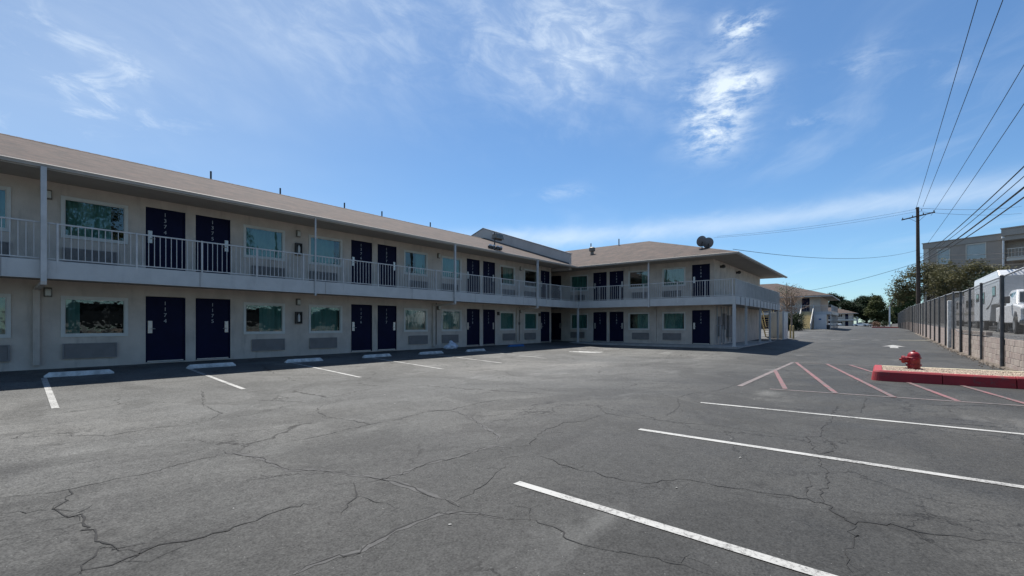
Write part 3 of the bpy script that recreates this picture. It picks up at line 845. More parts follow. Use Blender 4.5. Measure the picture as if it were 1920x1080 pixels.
def make_door(loc, rz, z, side, num):
    o = bpy.data.objects.new('door', DOOR_ME); COL.objects.link(o); o.parent = motel
    o.location = (*loc, z); o.rotation_euler = (0, 0, rz)
    for nm, me in (('door_frame', DFR_ME), ('threshold', DSW_ME), ('lock_plate', LOCK[side])):
        c = bpy.data.objects.new(nm, me); COL.objects.link(c); c.parent = o
    if num:
        for k, ch in enumerate(num):
            if ch not in DIGITS: DIGITS[ch] = digits_mesh(ch)
            c = bpy.data.objects.new('digit', DIGITS[ch]); COL.objects.link(c); c.parent = o
            c.location = (0.5, 0.040, 1.79 - 0.185 * k)
    return o
numL = ['72', '73', '74', '75', '76', '77', '78', '79', '80']
numS = ['82', '83', '84', None]
for lv, pre in ((0, '11'), (1, '13')):
    for (u, sd), n in zip(doorsL, numL): make_door((u, WY), 0, ZD[lv][0], sd, pre + n)
    for (u, sd), n in zip(doorsS, numS): make_door((WX, -u), R(-90), ZD[lv][0], sd, pre + n if n else None)

# ---- room air conditioners under the windows
mb = MB(); mb.box(0, 1.13, -0.045, 0.02, 0, 0.40)
AC0 = mb.mesh('air_conditioner'); AC0.materials.append(MATS['ac_beige'])
mb = MB()
for k in range(11): mb.hexa([(.04, -.058, .03 + k * .032), (1.09, -.058, .03 + k * .032), (1.09, -.0455, .04 + k * .032), (.04, -.0455, .04 + k * .032),
                             (.04, -.058, .046 + k * .032), (1.09, -.058, .046 + k * .032), (1.09, -.0455, .056 + k * .032), (.04, -.0455, .056 + k * .032)])
mb.box(-.01, 1.14, -.066, -.0455, -.012, .022).box(-.01, 1.14, -.066, -.0455, .385, .412).box(-.01, .025, -.066, -.0455, .023, .384).box(1.105, 1.14, -.066, -.0455, .023, .384)
AC1 = mb.mesh('grille'); AC1.materials.append(MATS['ac_beige'])
def make_ac(loc, rz, z):
    o = bpy.data.objects.new('air_conditioner', AC0); COL.objects.link(o); o.parent = motel
    o.location = (*loc, z); o.rotation_euler = (0, 0, rz)
    c = bpy.data.objects.new('grille', AC1); COL.objects.link(c); c.parent = o
for lv, z in ((0, 0.27), (1, 2.92)):
    for u, sd in winsL: make_ac((u + (0.04 if sd < 0 else 0.28), WY), 0, z)
    for u, sd in winsS: make_ac((WX, -(u + (0.04 if sd < 0 else 0.28))), R(-90), z)

# ---- wall lights, extinguisher boxes, downpipes
def sconce(x, z):
    mb = MB(); mb.box(x - .08, x + .08, WY - .05, WY - .001, z - .13, z + .13)
    o = mb.build('wall_light', 'bronze', motel, bevel=0.01)
    mb = MB(); mb.box(x - .06, x + .06, WY - .12, WY - .051, z - .10, z + .09)
    mb.build('lamp_cover', 'lamp_glass', o, bevel=0.02)
for x in (1.62, 8.42, 15.62, 22.42):
    sconce(x, 2.08); sconce(x, 4.72)
for z in (1.47, 4.12):
    x = 8.42
    mb = MB()
    for a in ((-.125, -.10, -.23, .23), (.10, .125, -.23, .23), (-.0999, .0999, -.23, -.20), (-.0999, .0999, .20, .23)):
        mb.box(x + a[0], x + a[1], WY - .11, WY - .001, z + a[2], z + a[3])
    mb.box(x - .0995, x + .0995, WY - .012, WY - .002, z - .199, z + .199)
    o = mb.build('extinguisher_box', 'dark_metal', motel)
    mb = MB(); mb.lathe([(0.035, -.15), (.05, -.14), (.05, .08), (.02, .13), (.02, .16)], (x + .01, WY - .06, z), 12)
    mb.build('extinguisher', 'sticker', o, smooth='auto')
def downpipe(x, r, low=True):
    mb = MB(); w = r
    mb.box(x - w, x + w, RY - .06 - 2 * w, RY - .06, zb - .08, 5.06)
    mb.build('downpipe', 'rail', motel)
    if low:
        mb = MB(); mb.hexa([(x - w, RY - .06 - 2 * w, zb - .16), (x + w, RY - .06 - 2 * w, zb - .16), (x + w, WY - .1, zb - .22), (x - w, WY - .1, zb - .22),
                            (x - w, RY - .06 - 2 * w, zb - .081), (x + w, RY - .06 - 2 * w, zb - .081), (x + w, WY - .1, zb - .14), (x - w, WY - .1, zb - .14)])
        mb.box(x - .065, x + .065, WY - .099, WY - .002, 0.12, zb - .12)
        mb.build('downpipe', 'stucco', motel)
downpipe(1.40, .052); downpipe(8.30, .022, False); downpipe(15.25, .042); downpipe(22.03, .045)
mb = MB(); mb.box(RX - .05 - .085, RX - .051, 10.95, 11.035, zb - .06, 5.06); mb.build('downpipe', 'rail', motel)
mb = MB(); mb.box(WX - .09, WX - .002, 11.06, 11.17, 0.12, zb - .02); mb.build('downpipe', 'stucco', motel)
# conduit runs and meter boxes
mb = MB()
for x in (15.45, 22.30): mb.tube([(x, WY - .03, .2), (x, WY - .03, 2.3)], .02, 6)
mb.box(22.22, 22.32, WY - .08, WY - .001, 1.2, 1.36)
mb.build('conduit', 'bronze', motel)
mb = MB()
for x, z in ((20.25, 1.86), (24.42, 1.86)): mb.box(x - .06, x + .06, WY - .1, WY - .001, z - .1, z + .1)
mb.build('notice_bracket', 'dark_metal', motel)
for q in ((28.9, 29.5, 7.44, 7.578, 0.5, 1.7), (30.1, 30.5, 7.42, 7.578, .9, 1.9), (31.0, 31.9, 7.40, 7.578, .4, 1.8), (32.6, 33.0, 7.45, 7.578, 1.1, 1.6)):
    MB().box(*q).build('meter_box', 'ac_beige', motel, bevel=0.01)
mb = MB()
for x in (28.7, 29.7, 30.3, 31.3, 32.2): mb.tube([(x, 7.52, .1), (x, 7.52, 2.32)], .03, 6)
for x in (28.5, 29.2): mb.tube([(x, 7.3, 0), (x, 7.3, 1.15), (x, 7.52, 1.15)], .03, 6)
mb.build('conduit', 'galv', motel)
for x in (29.6, 33.6):
    mb = MB(); mb.lathe([(0.03, -.1), (.12, -.06), (.14, .0), (.1, .08), (.03, .12)], (x, 7.40, 4.75), 12); mb.box(x - .05, x + .05, 7.47, 7.579, 4.68, 4.82)
    mb.build('gallery_light', 'dark_metal', motel, smooth='auto')
# ground-floor posts of the end gallery and the corner, walkway slab
for x, y, w in ((RX + .08, RY + .08, .06), (26.98, SY + .04, .075), (29.9, SY + .06, .06), (34.0, SY + .06, .06), (37.5, SY + .06, .06), (40.8, SY + .06, .06)):
    mb = MB(); mb.box(x - w, x + w, y - w, y + w, -.1, zb + .05); mb.box(x - w - .03, x + w + .03, y - w - .03, y + w + .03, .005, .03)
    mb.build('gallery_post', 'trim', motel, bevel=.008)
mb = MB(); mb.box(26.7, 41.6, 5.95, 7.577, -.2, .004).box(26.7, WX - .003, 7.58, 16.6, -.2, .002)
mb.build('walkway', 'concrete', motel, bevel=.01)

# ---- roof
SL = 0.339
ze = 5.16
zrL = ze + SL * (24.15 - 15.92)
mb = MB()
def slab(mb, pts, t=0.06):
    mb.poly(pts); mb.poly([(p[0], p[1], p[2] - t) for p in reversed(pts)])
    n = len(pts)
    for i in range(n):
        a, b = pts[i], pts[(i + 1) % n]
        mb.quad(a, (a[0], a[1], a[2] - t), (b[0], b[1], b[2] - t), b)
slab(mb, [(-13.5, 15.92, ze), (26.2, 15.92, ze), (26.2, 24.15, zrL), (-13.5, 24.15, zrL)])
roofL = mb.build('roof', 'shingle_x', motel)
mb = MB(); slab(mb, [(-13.5, 24.15, zrL), (26.2, 24.15, zrL), (26.2, 32.4, ze), (-13.5, 32.4, ze)]); mb.build('roof', 'shingle_x', motel)
mb = MB()
for k in range(133):
    x = -13.4 + k * 0.3
    mb.hexa([(x, 24.0, zrL - .045), (x + .29, 24.0, zrL - .045), (x + .29, 24.3, zrL - .045), (x, 24.3, zrL - .045), (x, 24.13, zrL + .02), (x + .29, 24.13, zrL + .028), (x + .29, 24.17, zrL + .028), (x, 24.17, zrL + .02)])
tag(mb.build('ridge_cap', 'shingle_x', roofL), kind='stuff')
SS = 0.325
xe, xr, ye, xb = 26.62, 34.95, 5.95, 43.28
zrS = ze + SS * (xr - xe)
mb = MB(); slab(mb, [(xe, 33.0, ze), (xr, 33.0, zrS), (xr, ye + 8.33, zrS), (xe, ye, ze)][::-1]); mb.build('roof', 'shingle_y', motel)
mb = MB(); slab(mb, [(xe, ye, ze), (xr, ye + 8.33, zrS), (xb, ye, ze)][::-1]); mb.build('roof', 'shingle_x', motel)
mb = MB(); slab(mb, [(xr, 33.0, zrS), (xb, 33.0, ze), (xb, ye, ze), (xr, ye + 8.33, zrS)][::-1]); mb.build('roof', 'shingle_y', motel)
# parapet that divides the two roofs
mb = MB()
pz = lambda y: ze + SL * (y - 15.92)
yy = [(16.25, pz(16.25) + .72), (24.15, zrL + .80), (32.1, pz(16.25) + .72), (32.1, 4.9), (16.25, 4.9)]
mb.prism(yy, lambda u, v, d: (d, u, v), 26.205, 26.45)
par = mb.build('parapet', 'stucco_grey', motel)
mb = MB()
for a, b in (((16.2, pz(16.2) + .725), (24.15, zrL + .805)), ((24.15, zrL + .805), (32.2, pz(16.2) + .725))):
    mb.hexa([(26.17, a[0], a[1]), (26.49, a[0], a[1]), (26.49, b[0], b[1]), (26.17, b[0], b[1]), (26.17, a[0], a[1] + .05), (26.49, a[0], a[1] + .05), (26.49, b[0], b[1] + .05), (26.17, b[0], b[1] + .05)])
mb.build('coping', 'galv', par)
mb = MB(); mb.hexa([(26.15, 16.3, pz(16.3) + .005), (26.204, 16.3, pz(16.3) + .005), (26.204, 24.1, pz(24.1) + .005), (26.15, 24.1, pz(24.1) + .005),
                    (26.19, 16.3, pz(16.3) + .10), (26.204, 16.3, pz(16.3) + .10), (26.204, 24.1, pz(24.1) + .10), (26.19, 24.1, pz(24.1) + .10)])
mb.build('flashing', 'dark_metal', par)
# soffits, gutters
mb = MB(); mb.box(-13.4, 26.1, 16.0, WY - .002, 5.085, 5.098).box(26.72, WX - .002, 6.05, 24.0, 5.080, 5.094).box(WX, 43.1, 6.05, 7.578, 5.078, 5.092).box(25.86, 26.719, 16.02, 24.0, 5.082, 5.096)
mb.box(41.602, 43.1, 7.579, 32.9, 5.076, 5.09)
mb.build('soffit', 'soffit', motel)
GUT = [(0, 0), (.02, 0.08), (-.0, .095), (-.09, .095), (-.105, .075), (-.085, .04), (-.075, 0)]
mb = MB(); mb.prism(GUT, lambda u, v, d: (d, 15.96 + u, 5.055 + v), -13.5, 26.55); mb.build('gutter', 'gutter', motel)
mb = MB(); mb.prism(GUT, lambda u, v, d: (26.66 + u, d, 5.053 + v), 15.84, 5.87); mb.build('gutter', 'gutter', motel)
mb = MB(); mb.prism(GUT, lambda u, v, d: (d, 5.98 + u, 5.051 + v), 26.57, 43.3); mb.build('gutter', 'gutter', motel)
mb = MB(); mb.box(-13.4, 26.6, 15.962, 15.998, 5.035, 5.14).box(26.664, 26.70, 6.02, 15.961, 5.035, 5.138).box(26.701, 43.2, 5.985, 6.02, 5.035, 5.136)
mb.build('fascia_board', 'trim', motel)
# plumbing vents and a turbine cap
for x, h in ((0.9, .55), (7.7, .55), (10.9, .5), (14.6, .5), (17.2, .5), (21.2, .5), (-6, .5)):
    mb = MB(); y = 24.6; z = zrL - SL * .45
    mb.tube([(x, y, z - .1), (x, y, z + .12 + h)], .042, 8); mb.lathe([(.12, 0), (.07, .06)], (x, y, z), 8)
    mb.build('vent_pipe', 'dark_metal', motel)
mb = MB(); x, y = 31.2, 17.3; z = ze + SS * (x - xe)
mb.lathe([(.13, -.1), (.13, .22), (.24, .26), (.24, .50), (.16, .56), (.02, .57)], (x, y, z), 14); mb.build('roof_vent', 'bronze', motel, smooth='auto')
for y, x, h in ((19.3, 34.6, .45), (16.6, 34.4, .55)):
    mb = MB(); z = ze + SS * (x - xe); mb.tube([(x, y, z - .1), (x, y, z + h)], .05, 8); mb.build('vent_pipe', 'galv', motel)
# floodlight cluster on the eave of the long wing
mb = MB(); x, y, z = 18.55, 16.25, ze + SL * .33
mb.tube([(x, y, z - .05), (x, y, z + .95)], .035, 8).box(x - .1, x + .55, y - .06, y + .06, z + .56, z + .62)
fl = mb.build('floodlight', 'dark_metal', motel)
mb = MB(); mb.hexa([(x - .05, y - .18, z + .62), (x + .6, y - .18, z + .62), (x + .6, y + .2, z + .62), (x - .05, y + .2, z + .62), (x - .02, y - .12, z + .88), (x + .57, y - .12, z + .88), (x + .57, y + .16, z + .88), (x - .02, y + .16, z + .88)])
mb.build('lamp_housing', 'bronze', fl, bevel=.02)
mb = MB(); mb.box(x + .0, x + .55, y - .13, y + .17, z + .883, z + .905); mb.build('lamp_cap', 'rv_white', fl)
for dx_ in (-.45, -.2, .15, .42):
    mb = MB(); mb.lathe([(.03, .16), (.07, .12), (.11, .0), (.11, -.02)], (x + dx_, y - .08, z + .12), 12, 'y')
    mb.build('lamp_head', 'dark_metal', fl, smooth='auto')
    mb = MB(); mb.lathe([(.1, -.03), (.075, .045)], (x + dx_, y - .085, z + .185), 12, 'z'); mb.build('lamp_glass', 'rv_white', fl, smooth='auto')
mb = MB(); mb.box(x - .5, x + .5, y - .03, y + .03, z + .02, z + .06); mb.build('mounting_bar', 'dark_metal', fl)
# back stair by the end gallery
mb = MB()
for s in (0, 1):
    y = 7.15 + s * .85
    mb.hexa([(43.4, y, 2.4), (43.4, y + .05, 2.4), (46.6, y + .05, -.1), (46.6, y, -.1), (43.4, y, 2.75), (43.4, y + .05, 2.75), (46.6, y + .05, .2), (46.6, y, .2)])
    mb.tube([(43.5, y, 3.55), (46.5, y, 1.0)], .03, 6)
for k in range(14): mb.box(43.4 + k * .235, 43.68 + k * .235, 7.201, 7.999, 2.58 - k * .19, 2.62 - k * .19)
mb.build('stair', 'stair_tan', motel)

# ================================================================== THINGS ON THE LOT
# ---- wheel stops
def stop_mesh(L=1.28, seed=0):
    bm = bmesh.new(); n = 14; rr = random.Random(seed)
    prof = [(-.085, 0), (-.085, .05), (-.05, .115), (.05, .115), (.085, .05), (.085, 0)]
    rows = []
    for i in range(n + 1):
        t = i / n; x = -L / 2 + L * t
        e = min(1.0, min(t, 1 - t) * 14 + 0.35)
        rows.append([bm.verts.new((x + rr.uniform(-.002, .002), y * (0.9 + .1 * e) + rr.uniform(-.003, .003), z * e + rr.uniform(-.003, .003))) for y, z in prof])
    for i in range(n):
        for j in range(len(prof) - 1): bm.faces.new((rows[i][j], rows[i][j + 1], rows[i + 1][j + 1], rows[i + 1][j]))
    bm.faces.new(rows[0]); bm.faces.new(rows[-1][::-1])
    bmesh.ops.recalc_face_normals(bm, faces=bm.faces[:])
    me = bpy.data.meshes.new('wheel_stop'); bm.to_mesh(me); bm.free(); me.materials.append(MATS['stop_conc']); return me
stops = [(2.02, 15.62, 'white wheel stop lying nearest the left edge of the picture'),
         (4.90, 15.58, 'white wheel stop in front of door 1175'),
         (7.65, 15.45, 'white wheel stop below the second ground-floor window pair'),
         (10.58, 15.45, 'white wheel stop at the middle pair of ground-floor doors'),
         (13.25, 15.32, 'white wheel stop left of the white plastic bag'),
         (15.98, 15.22, 'white wheel stop right of the white plastic bag')]
for i, (x, y, lb) in enumerate(stops):
    o = bpy.data.objects.new('wheel_stop', stop_mesh(seed=i)); COL.objects.link(o)
    o.location = (x, y, gz(x, y) - .005); o.rotation_euler = (R(-2), 0, R((-3, 1, -2, 2, -3, 1)[i]))
    o.data.shade_smooth(); o.data.set_sharp_from_angle(angle=R(30))
    tag(o, lb, 'wheel stop', 'wheel stops along the rooms')
o = bpy.data.objects.new('wheel_stop', stop_mesh(1.4, 9)); COL.objects.link(o); o.data.materials.clear(); o.data.materials.append(MATS['stop_blue'])
o.location = (20.3, 16.15, gz(20.3, 16.15)); tag(o, 'faded blue wheel stop of the accessible bay', 'wheel stop', 'wheel stops along the rooms')

# ---- plastic bag by the wall
bm = bmesh.new(); bmesh.ops.create_icosphere(bm, subdivisions=4, radius=1.0)
for v in bm.verts:
    p = v.co.copy()
    n = mnoise.fractal(p * 1.7 + Vector((3, 1, 2)), 0.7, 2.2, 5)
    c = abs(mnoise.noise(p * 4.5)) * .16
    r = 1 + .22 * n - c
    k = max(0, p.z)
    v.co = Vector((p.x * r * .34 * (1 - .35 * k), p.y * r * .24 * (1 - .35 * k), max(-.15, p.z * r * .22)))
    if p.z > .8: v.co.z += (p.z - .8) * .5; v.co.x -= .05
me = bpy.data.meshes.new('plastic_bag'); bm.to_mesh(me); bm.free(); me.materials.append(MATS['bag']); me.shade_smooth()
o = bpy.data.objects.new('plastic_bag', me); COL.objects.link(o); o.location = (15.85, 16.75, gz(15.85, 16.75) + .15)
tag(o, 'crumpled white plastic bag lying on the asphalt by the motel wall', 'bag')
bm = bmesh.new(); bmesh.ops.create_icosphere(bm, subdivisions=3, radius=1.0)
for v in bm.verts:
    p = v.co.copy(); r = 1 + .3 * mnoise.fractal(p * 2.3, 0.7, 2.2, 4); v.co = Vector((p.x * r * .2, p.y * r * .15, max(-.09, p.z * r * .11)))
me = bpy.data.meshes.new('knotted_side'); bm.to_mesh(me); bm.free(); me.materials.append(MATS['bag']); me.shade_smooth()
k = bpy.data.objects.new('knotted_side', me); COL.objects.link(k); k.parent = o; k.location = (-.32, -.02, -.06)

# ---- hydrant island
ix0, ix1, iy0, iy1 = 15.35, 17.55, -3.42, 0.12
zi = gz(16, -1)
isl = MB()
outer = [(ix0, iy0), (ix1, iy0), (ix1, iy1 - .1), (ix1 - .1, iy1), (ix0 + .1, iy1), (ix0, iy1 - .1)]
kb = thing('traffic_island', None, None); kb['kind'] = 'structure'
def kerb_seg(pts, mat, name='kerb', w=.17, h=.27, flare=.05):
    mb = MB(); P = [Vector(p) for p in pts]
    ring = []
    for i, p in enumerate(P):
        d = (P[min(i + 1, len(P) - 1)] - P[max(i - 1, 0)]).normalized(); n = Vector((d.y, -d.x))
        z = gz(p.x, p.y)
        ring.append([(*(p + n * flare), z - .02), (*(p + n * .012), z + h - .04), (*(p - n * .02), z + h), (*(p - n * w), z + h), (*(p - n * w), z - .02)])
    for r in ring: mb.v += r
    m = 5
    for i in range(len(P) - 1):
        for j in range(m): mb.f.append((i * m + j, i * m + (j + 1) % m, (i + 1) * m + (j + 1) % m, (i + 1) * m + j))
    mb.f.append(tuple(range(m))); mb.f.append(tuple((len(P) - 1) * m + k for k in range(m - 1, -1, -1)))
    return mb.build(name, mat, kb, bevel=.012)
def arc(cx, cy, r, a0, a1, n=6):
    return [(cx + r * math.cos(R(a0 + (a1 - a0) * i / n)), cy + r * math.sin(R(a0 + (a1 - a0) * i / n))) for i in range(n + 1)]
# path runs round the island with the outside on the right hand
kerb_seg([(ix1 - .12, iy1)] + arc(ix0 + .16, iy1 - .16, .16, 90, 180) + [(ix0, -1.195)], 'kerb_red', flare=.06)
kerb_seg([(ix0, -1.207), (ix0 + .05, -2.44)], 'kerb_red', flare=.055, h=.266)
kerb_seg([(ix0 + .05, -2.452), (ix0 + .1, iy0)], 'kerb_red', flare=.06)
kerb_seg([(ix1, iy0), (ix1, -1.2), (ix1, iy1 - .14)], 'kerb_yellow', h=.255)
mb = MB(); nx, ny = 14, 24
for i in range(nx + 1):
    for j in range(ny + 1):
        x = ix0 + .15 + (ix1 - ix0 - .3) * i / nx; y = iy0 + (iy1 - .15 - iy0) * j / ny
        mb.v.append((x, y, zi + .215 + .02 * mnoise.noise((x * 2, y * 2, 0))))
for i in range(nx):
    for j in range(ny):
        q = i * (ny + 1) + j; mb.f.append((q, q + ny + 1, q + ny + 2, q + 1))
mb.build('soil', 'dirt', kb)
plain('gravel', (0.42, 0.345, 0.27), 0.9, 0.35, 9.0, 0.4, 60)
mb = MB(); rr = random.Random(5)
for k in range(5200):
    x = rr.uniform(ix0 + .16, ix1 - .17); y = rr.uniform(iy0 + .02, iy1 - .18); s = rr.uniform(.012, .034)
    z = zi + .222 + .02 * mnoise.noise((x * 2, y * 2, 0)) + rr.uniform(0, .012)
    i = len(mb.v)
    for a in ((1, 0, 0), (-1, 0, 0), (0, 1, 0), (0, -1, 0), (0, 0, .8), (0, 0, -.6)):
        mb.v.append((x + a[0] * s * rr.uniform(.6, 1.3), y + a[1] * s * rr.uniform(.6, 1.3), z + a[2] * s))
    for q in ((0, 2, 4), (2, 1, 4), (1, 3, 4), (3, 0, 4), (2, 0, 5), (1, 2, 5), (3, 1, 5), (0, 3, 5)): mb.f.append(tuple(i + t for t in q))
me = bpy.data.meshes.new('gravel'); me.from_pydata(mb.v, [], mb.f)
o = finish(bpy.data.objects.new('gravel', me), 'gravel', kb); o['kind'] = 'stuff'

# ---- fire hydrant
hy = thing('fire_hydrant', 'red fire hydrant standing on the gravel island with red kerb', 'hydrant', (16.8, -0.74, zi + .23))
MB().lathe([(.15, -.05), (.19, -.02), (.19, .02), (.14, .03), (.138, .09), (.165, .10), (.165, .13), (.14, .14), (.136, .30), (.165, .31), (.165, .335), (.145, .345), (.138, .40), (.115, .45), (.07, .485), (.035, .49), (.032, .525), (.012, .53)], n=22).build('barrel', 'red_body', hy, smooth='auto')
# pumper nozzle towards the rooms, hose nozzles to both sides
MB().lathe([(.085, .08), (.085, .19), (.105, .195), (.105, .25), (.085, .265), (.035, .27), (.03, .31), (.008, .313)], (0, 0, .27), 18, 'y').build('pumper_cap', 'red_body', hy, smooth='auto')
MB().lathe([(.06, -.10), (.06, -.17), (.08, -.175), (.08, -.215), (.055, -.225), (.026, -.23), (.022, -.255), (.006, -.257)], (0, 0, .27), 16, 'x').build('hose_cap', 'red_body', hy, smooth='auto')
MB().lathe([(.06, .10), (.06, .17), (.08, .175), (.08, .215), (.055, .225), (.026, .23), (.022, .255), (.006, .257)], (0, 0, .27), 16, 'x').build('hose_cap', 'red_body', hy, smooth='auto')
mb = MB()
for k in range(8):
    a = k * math.pi / 4; mb.lathe([(.014, .115), (.014, .15)], (.15 * math.cos(a), .15 * math.sin(a), 0), 6)
    mb.lathe([(.012, .005), (.012, .04)], (.168 * math.cos(a), .168 * math.sin(a), 0), 6)
mb.build('bolt', 'red_body', hy)
mb = MB(); mb.tube([(0, .19, .19), (.0, .16, .10), (.02, .13, .06), (.02, .10, .12)], .006, 5); mb.build('chain', 'dark_metal', hy)

# ================================================================== BLOCK WALL AND CHAIN LINK FENCE
bw = thing('block_wall', 'low tan concrete block wall below the chain-link fence', 'wall', (20, -3.42, 0))
bmx = MB(); bmx.box(-.195, .195, -.09, .09, -.095, .095)
blk = bmx.mesh('block'); 
bm = bmesh.new(); bm.from_mesh(blk); bmesh.ops.bevel(bm, geom=bm.edges[:], offset=.006, segments=1, affect='EDGES'); bm.to_mesh(blk); bm.free()
blk.materials.append(MATS['cmu'])
rest = MB(); cnt = 0
rr = random.Random(11)
x = -9.0
while x < 138:
    for c in range(6):
        xx = x + (.2 if c % 2 else 0)
        z = gz(xx, -3.3) - .02 + .1 + .2 * c
        if c == 5 and xx < 26: continue
        if 19.4 < xx < 42.6 and cnt < 300:
            o = bpy.data.objects.new('block', blk); COL.objects.link(o); o.parent = bw; cnt += 1
            o.location = (xx - 20, rr.uniform(-.004, .004), z)
        else:
            rest.box(xx - 20 - .195, xx - 20 + .195, -.09, .09, z - .095, z + .095)
    x += .4
o = rest.build('block_row', 'cmu', bw); o['kind'] = 'stuff'
mb = MB()
for a, b in ((-9.2, 32.0), (32.0, 90.0), (90.0, 138.0)):
    za, zb2 = gz(a, -3.3) + .97, gz(b, -3.3) + (.97 if b < 33 else 1.16)
    if a >= 32: za += .19
    mb.hexa([(a - 20, -.075, -.6), (b - 20, -.075, -.6), (b - 20, .075, -.6), (a - 20, .075, -.6), (a - 20, -.075, za - .02), (b - 20, -.075, zb2 - .02), (b - 20, .075, zb2 - .02), (a - 20, .075, za - .02)])
mb.build('mortar', 'concrete', bw)

FY = -3.27
fence = thing('chain_link_fence', 'tall grey chain-link fence with dark posts along the block wall', 'fence', (20, FY, 0))
posts = [-7, -3.7, -.4, 2.9, 6.2, 9.5, 12.8, 16.1, 19.4, 22.7, 26.8, 29.9, 32.9, 35.9, 39.9, 43.8, 47.4, 51.1, 55.5, 59.4, 63.0] + [66.5 + 3.6 * k for k in range(20)]
ftop = lambda x: gz(x, FY) + 3.16 + .06 * mnoise.noise((x * .21, 0, 0)) + (.10 if x > 34 else 0)
for i, x in enumerate(posts):
    mb = MB(); r = .045 if i % 3 else .055
    mb.tube([(x - 20, 0, gz(x, FY) - .05), (x - 20 + .015 * mnoise.noise((x, 3, 0)), .0, ftop(x) + .01)], r, 8)
    mb.lathe([(r + .008, ftop(x) - .01), (r + .008, ftop(x) + .02), (.02, ftop(x) + .04)], (x - 20, 0, 0), 8)
    mb.build('post', 'post_dark', fence, smooth='auto')
mb = MB(); mb.tube([(x - 20, -.05, ftop(x)) for x in posts], .026, 6); mb.build('top_rail', 'rail_bright', fence)
mb = MB(); mb.tube([(x - 20, -.05, gz(x, FY) + (1.02 if x < 33 else 1.2)) for x in posts], .008, 5); mb.build('bottom_wire', 'galv', fence)
# woven wire: two families of diagonals, thicker and sparser down the lane
plain('wire', (0.020, 0.022, 0.025), 0.7, 0.2, 2.0)
mb = MB()
def wire_fam(xa, xb, step, r):
    x = xa
    while x < xb:
        for sgn in (1, -1):
            z0 = gz(x, FY) + (1.0 if x < 33 else 1.19); z1 = ftop(min(x, 134))
            h = z1 - z0
            x2 = x + sgn * h * .8
            p0, p1 = Vector((x - 20, -.052 + sgn * .002, z0)), Vector((x2 - 20, -.052 + sgn * .002, z1))
            d = (p1 - p0).normalized(); a = Vector((0, 1, 0)); b = d.cross(a).normalized()
            i = len(mb.v)
            for p in (p0, p1):
                for t in range(3):
                    an = t * 2.094; mb.v.append(tuple(p + a * (r * math.cos(an)) + b * (r * math.sin(an))))
            for t in range(3): mb.f.append((i + t, i + 3 + t, i + 3 + (t + 1) % 3, i + (t + 1) % 3))
        x += step
wire_fam(-7, 40, .075, .0014); wire_fam(40, 62, .085, .0022); wire_fam(62, 134, .16, .005)
me = bpy.data.meshes.new('wire_mesh'); me.from_pydata(mb.v, [], mb.f)
o = finish(bpy.data.objects.new('wire_mesh', me), 'wire', fence); o['kind'] = 'stuff'
# pale concrete post standing in the fence line
o = MB().box(37.55, 37.95, FY - .28, FY + .09, gz(37.7, FY) - .05, gz(37.7, FY) + 2.85).build('concrete_post', 'stop_conc', None, bevel=.03)
tag(o, 'pale weathered concrete post standing in the chain-link fence line', 'post')

# ================================================================== UTILITY POLE AND WIRES
PX, PY = 72.5, -3.62
pole = thing('utility_pole', 'tall brown wooden utility pole behind the fence carrying many overhead wires', 'utility pole', (PX, PY, 1.2))
ptop = 15.2
MB().tube([(0, 0, -.6), (-.05, .05, 7), (-.1, .1, ptop - 1.2)], [.22, .19, .15], 12).build('pole', 'wood_pole', pole, smooth='auto')
dirp = Vector((.35, .937, 0))       # cross-arm runs across the lane
ca_c = Vector((-.08, .08, 12.88))
mb = MB(); q = dirp * 1.55; n = Vector((-dirp.y, dirp.x, 0)) * .05
def bar(mb, a, b, w, h):
    d = (b - a).normalized(); n = Vector((-d.y, d.x, 0)).normalized() * w
    mb.hexa([a - n - Vector((0, 0, h)), b - n - Vector((0, 0, h)), b + n - Vector((0, 0, h)), a + n - Vector((0, 0, h)), a - n + Vector((0, 0, h)), b - n + Vector((0, 0, h)), b + n + Vector((0, 0, h)), a + n + Vector((0, 0, h))])
bar(mb, ca_c - q + Vector((-.2, 0, .18)), ca_c + q + Vector((-.2, 0, -.12)), .06, .06)
mb.tube([ca_c + dirp * .8 + Vector((-.2, 0, -.1)), Vector((-.2, .1, 12.2))], .02, 5).tube([ca_c - dirp * .8 + Vector((-.2, 0, .1)), Vector((-.2, .1, 12.2))], .02, 5)
mb.build('cross_arm', 'wood_pole', pole)
for s in (-1.45, -.5, .5, 1.45):
    c = ca_c + dirp * s + Vector((-.2, 0, .1 - s * .1))
    MB().lathe([(.03, 0), (.06, .03), (.06, .08), (.04, .1), (.055, .13), (.03, .18)], c, 8).build('insulator', 'dark_metal', pole)
for z in (13.55, 13.8): MB().lathe([(.03, 0), (.07, .05), (.05, .1), (.03, .16)], (-.1, .25 if z > 13.7 else -.25, z - .0), 8).build('insulator', 'dark_metal', pole)
def wire(a, b, sag, r, n=26):
    """hanging cable between two world points"""
    a, b = Vector(a), Vector(b); o = Vector((PX, PY, 1.2))
    pts = []
    for i in range(n + 1):
        t = i / n; p = a.lerp(b, t); p.z -= sag * 4 * t * (1 - t); pts.append(p - o)
    mb = MB(); mb.tube(pts, r, 5, caps=False); mb.build('wire', 'cable', pole)

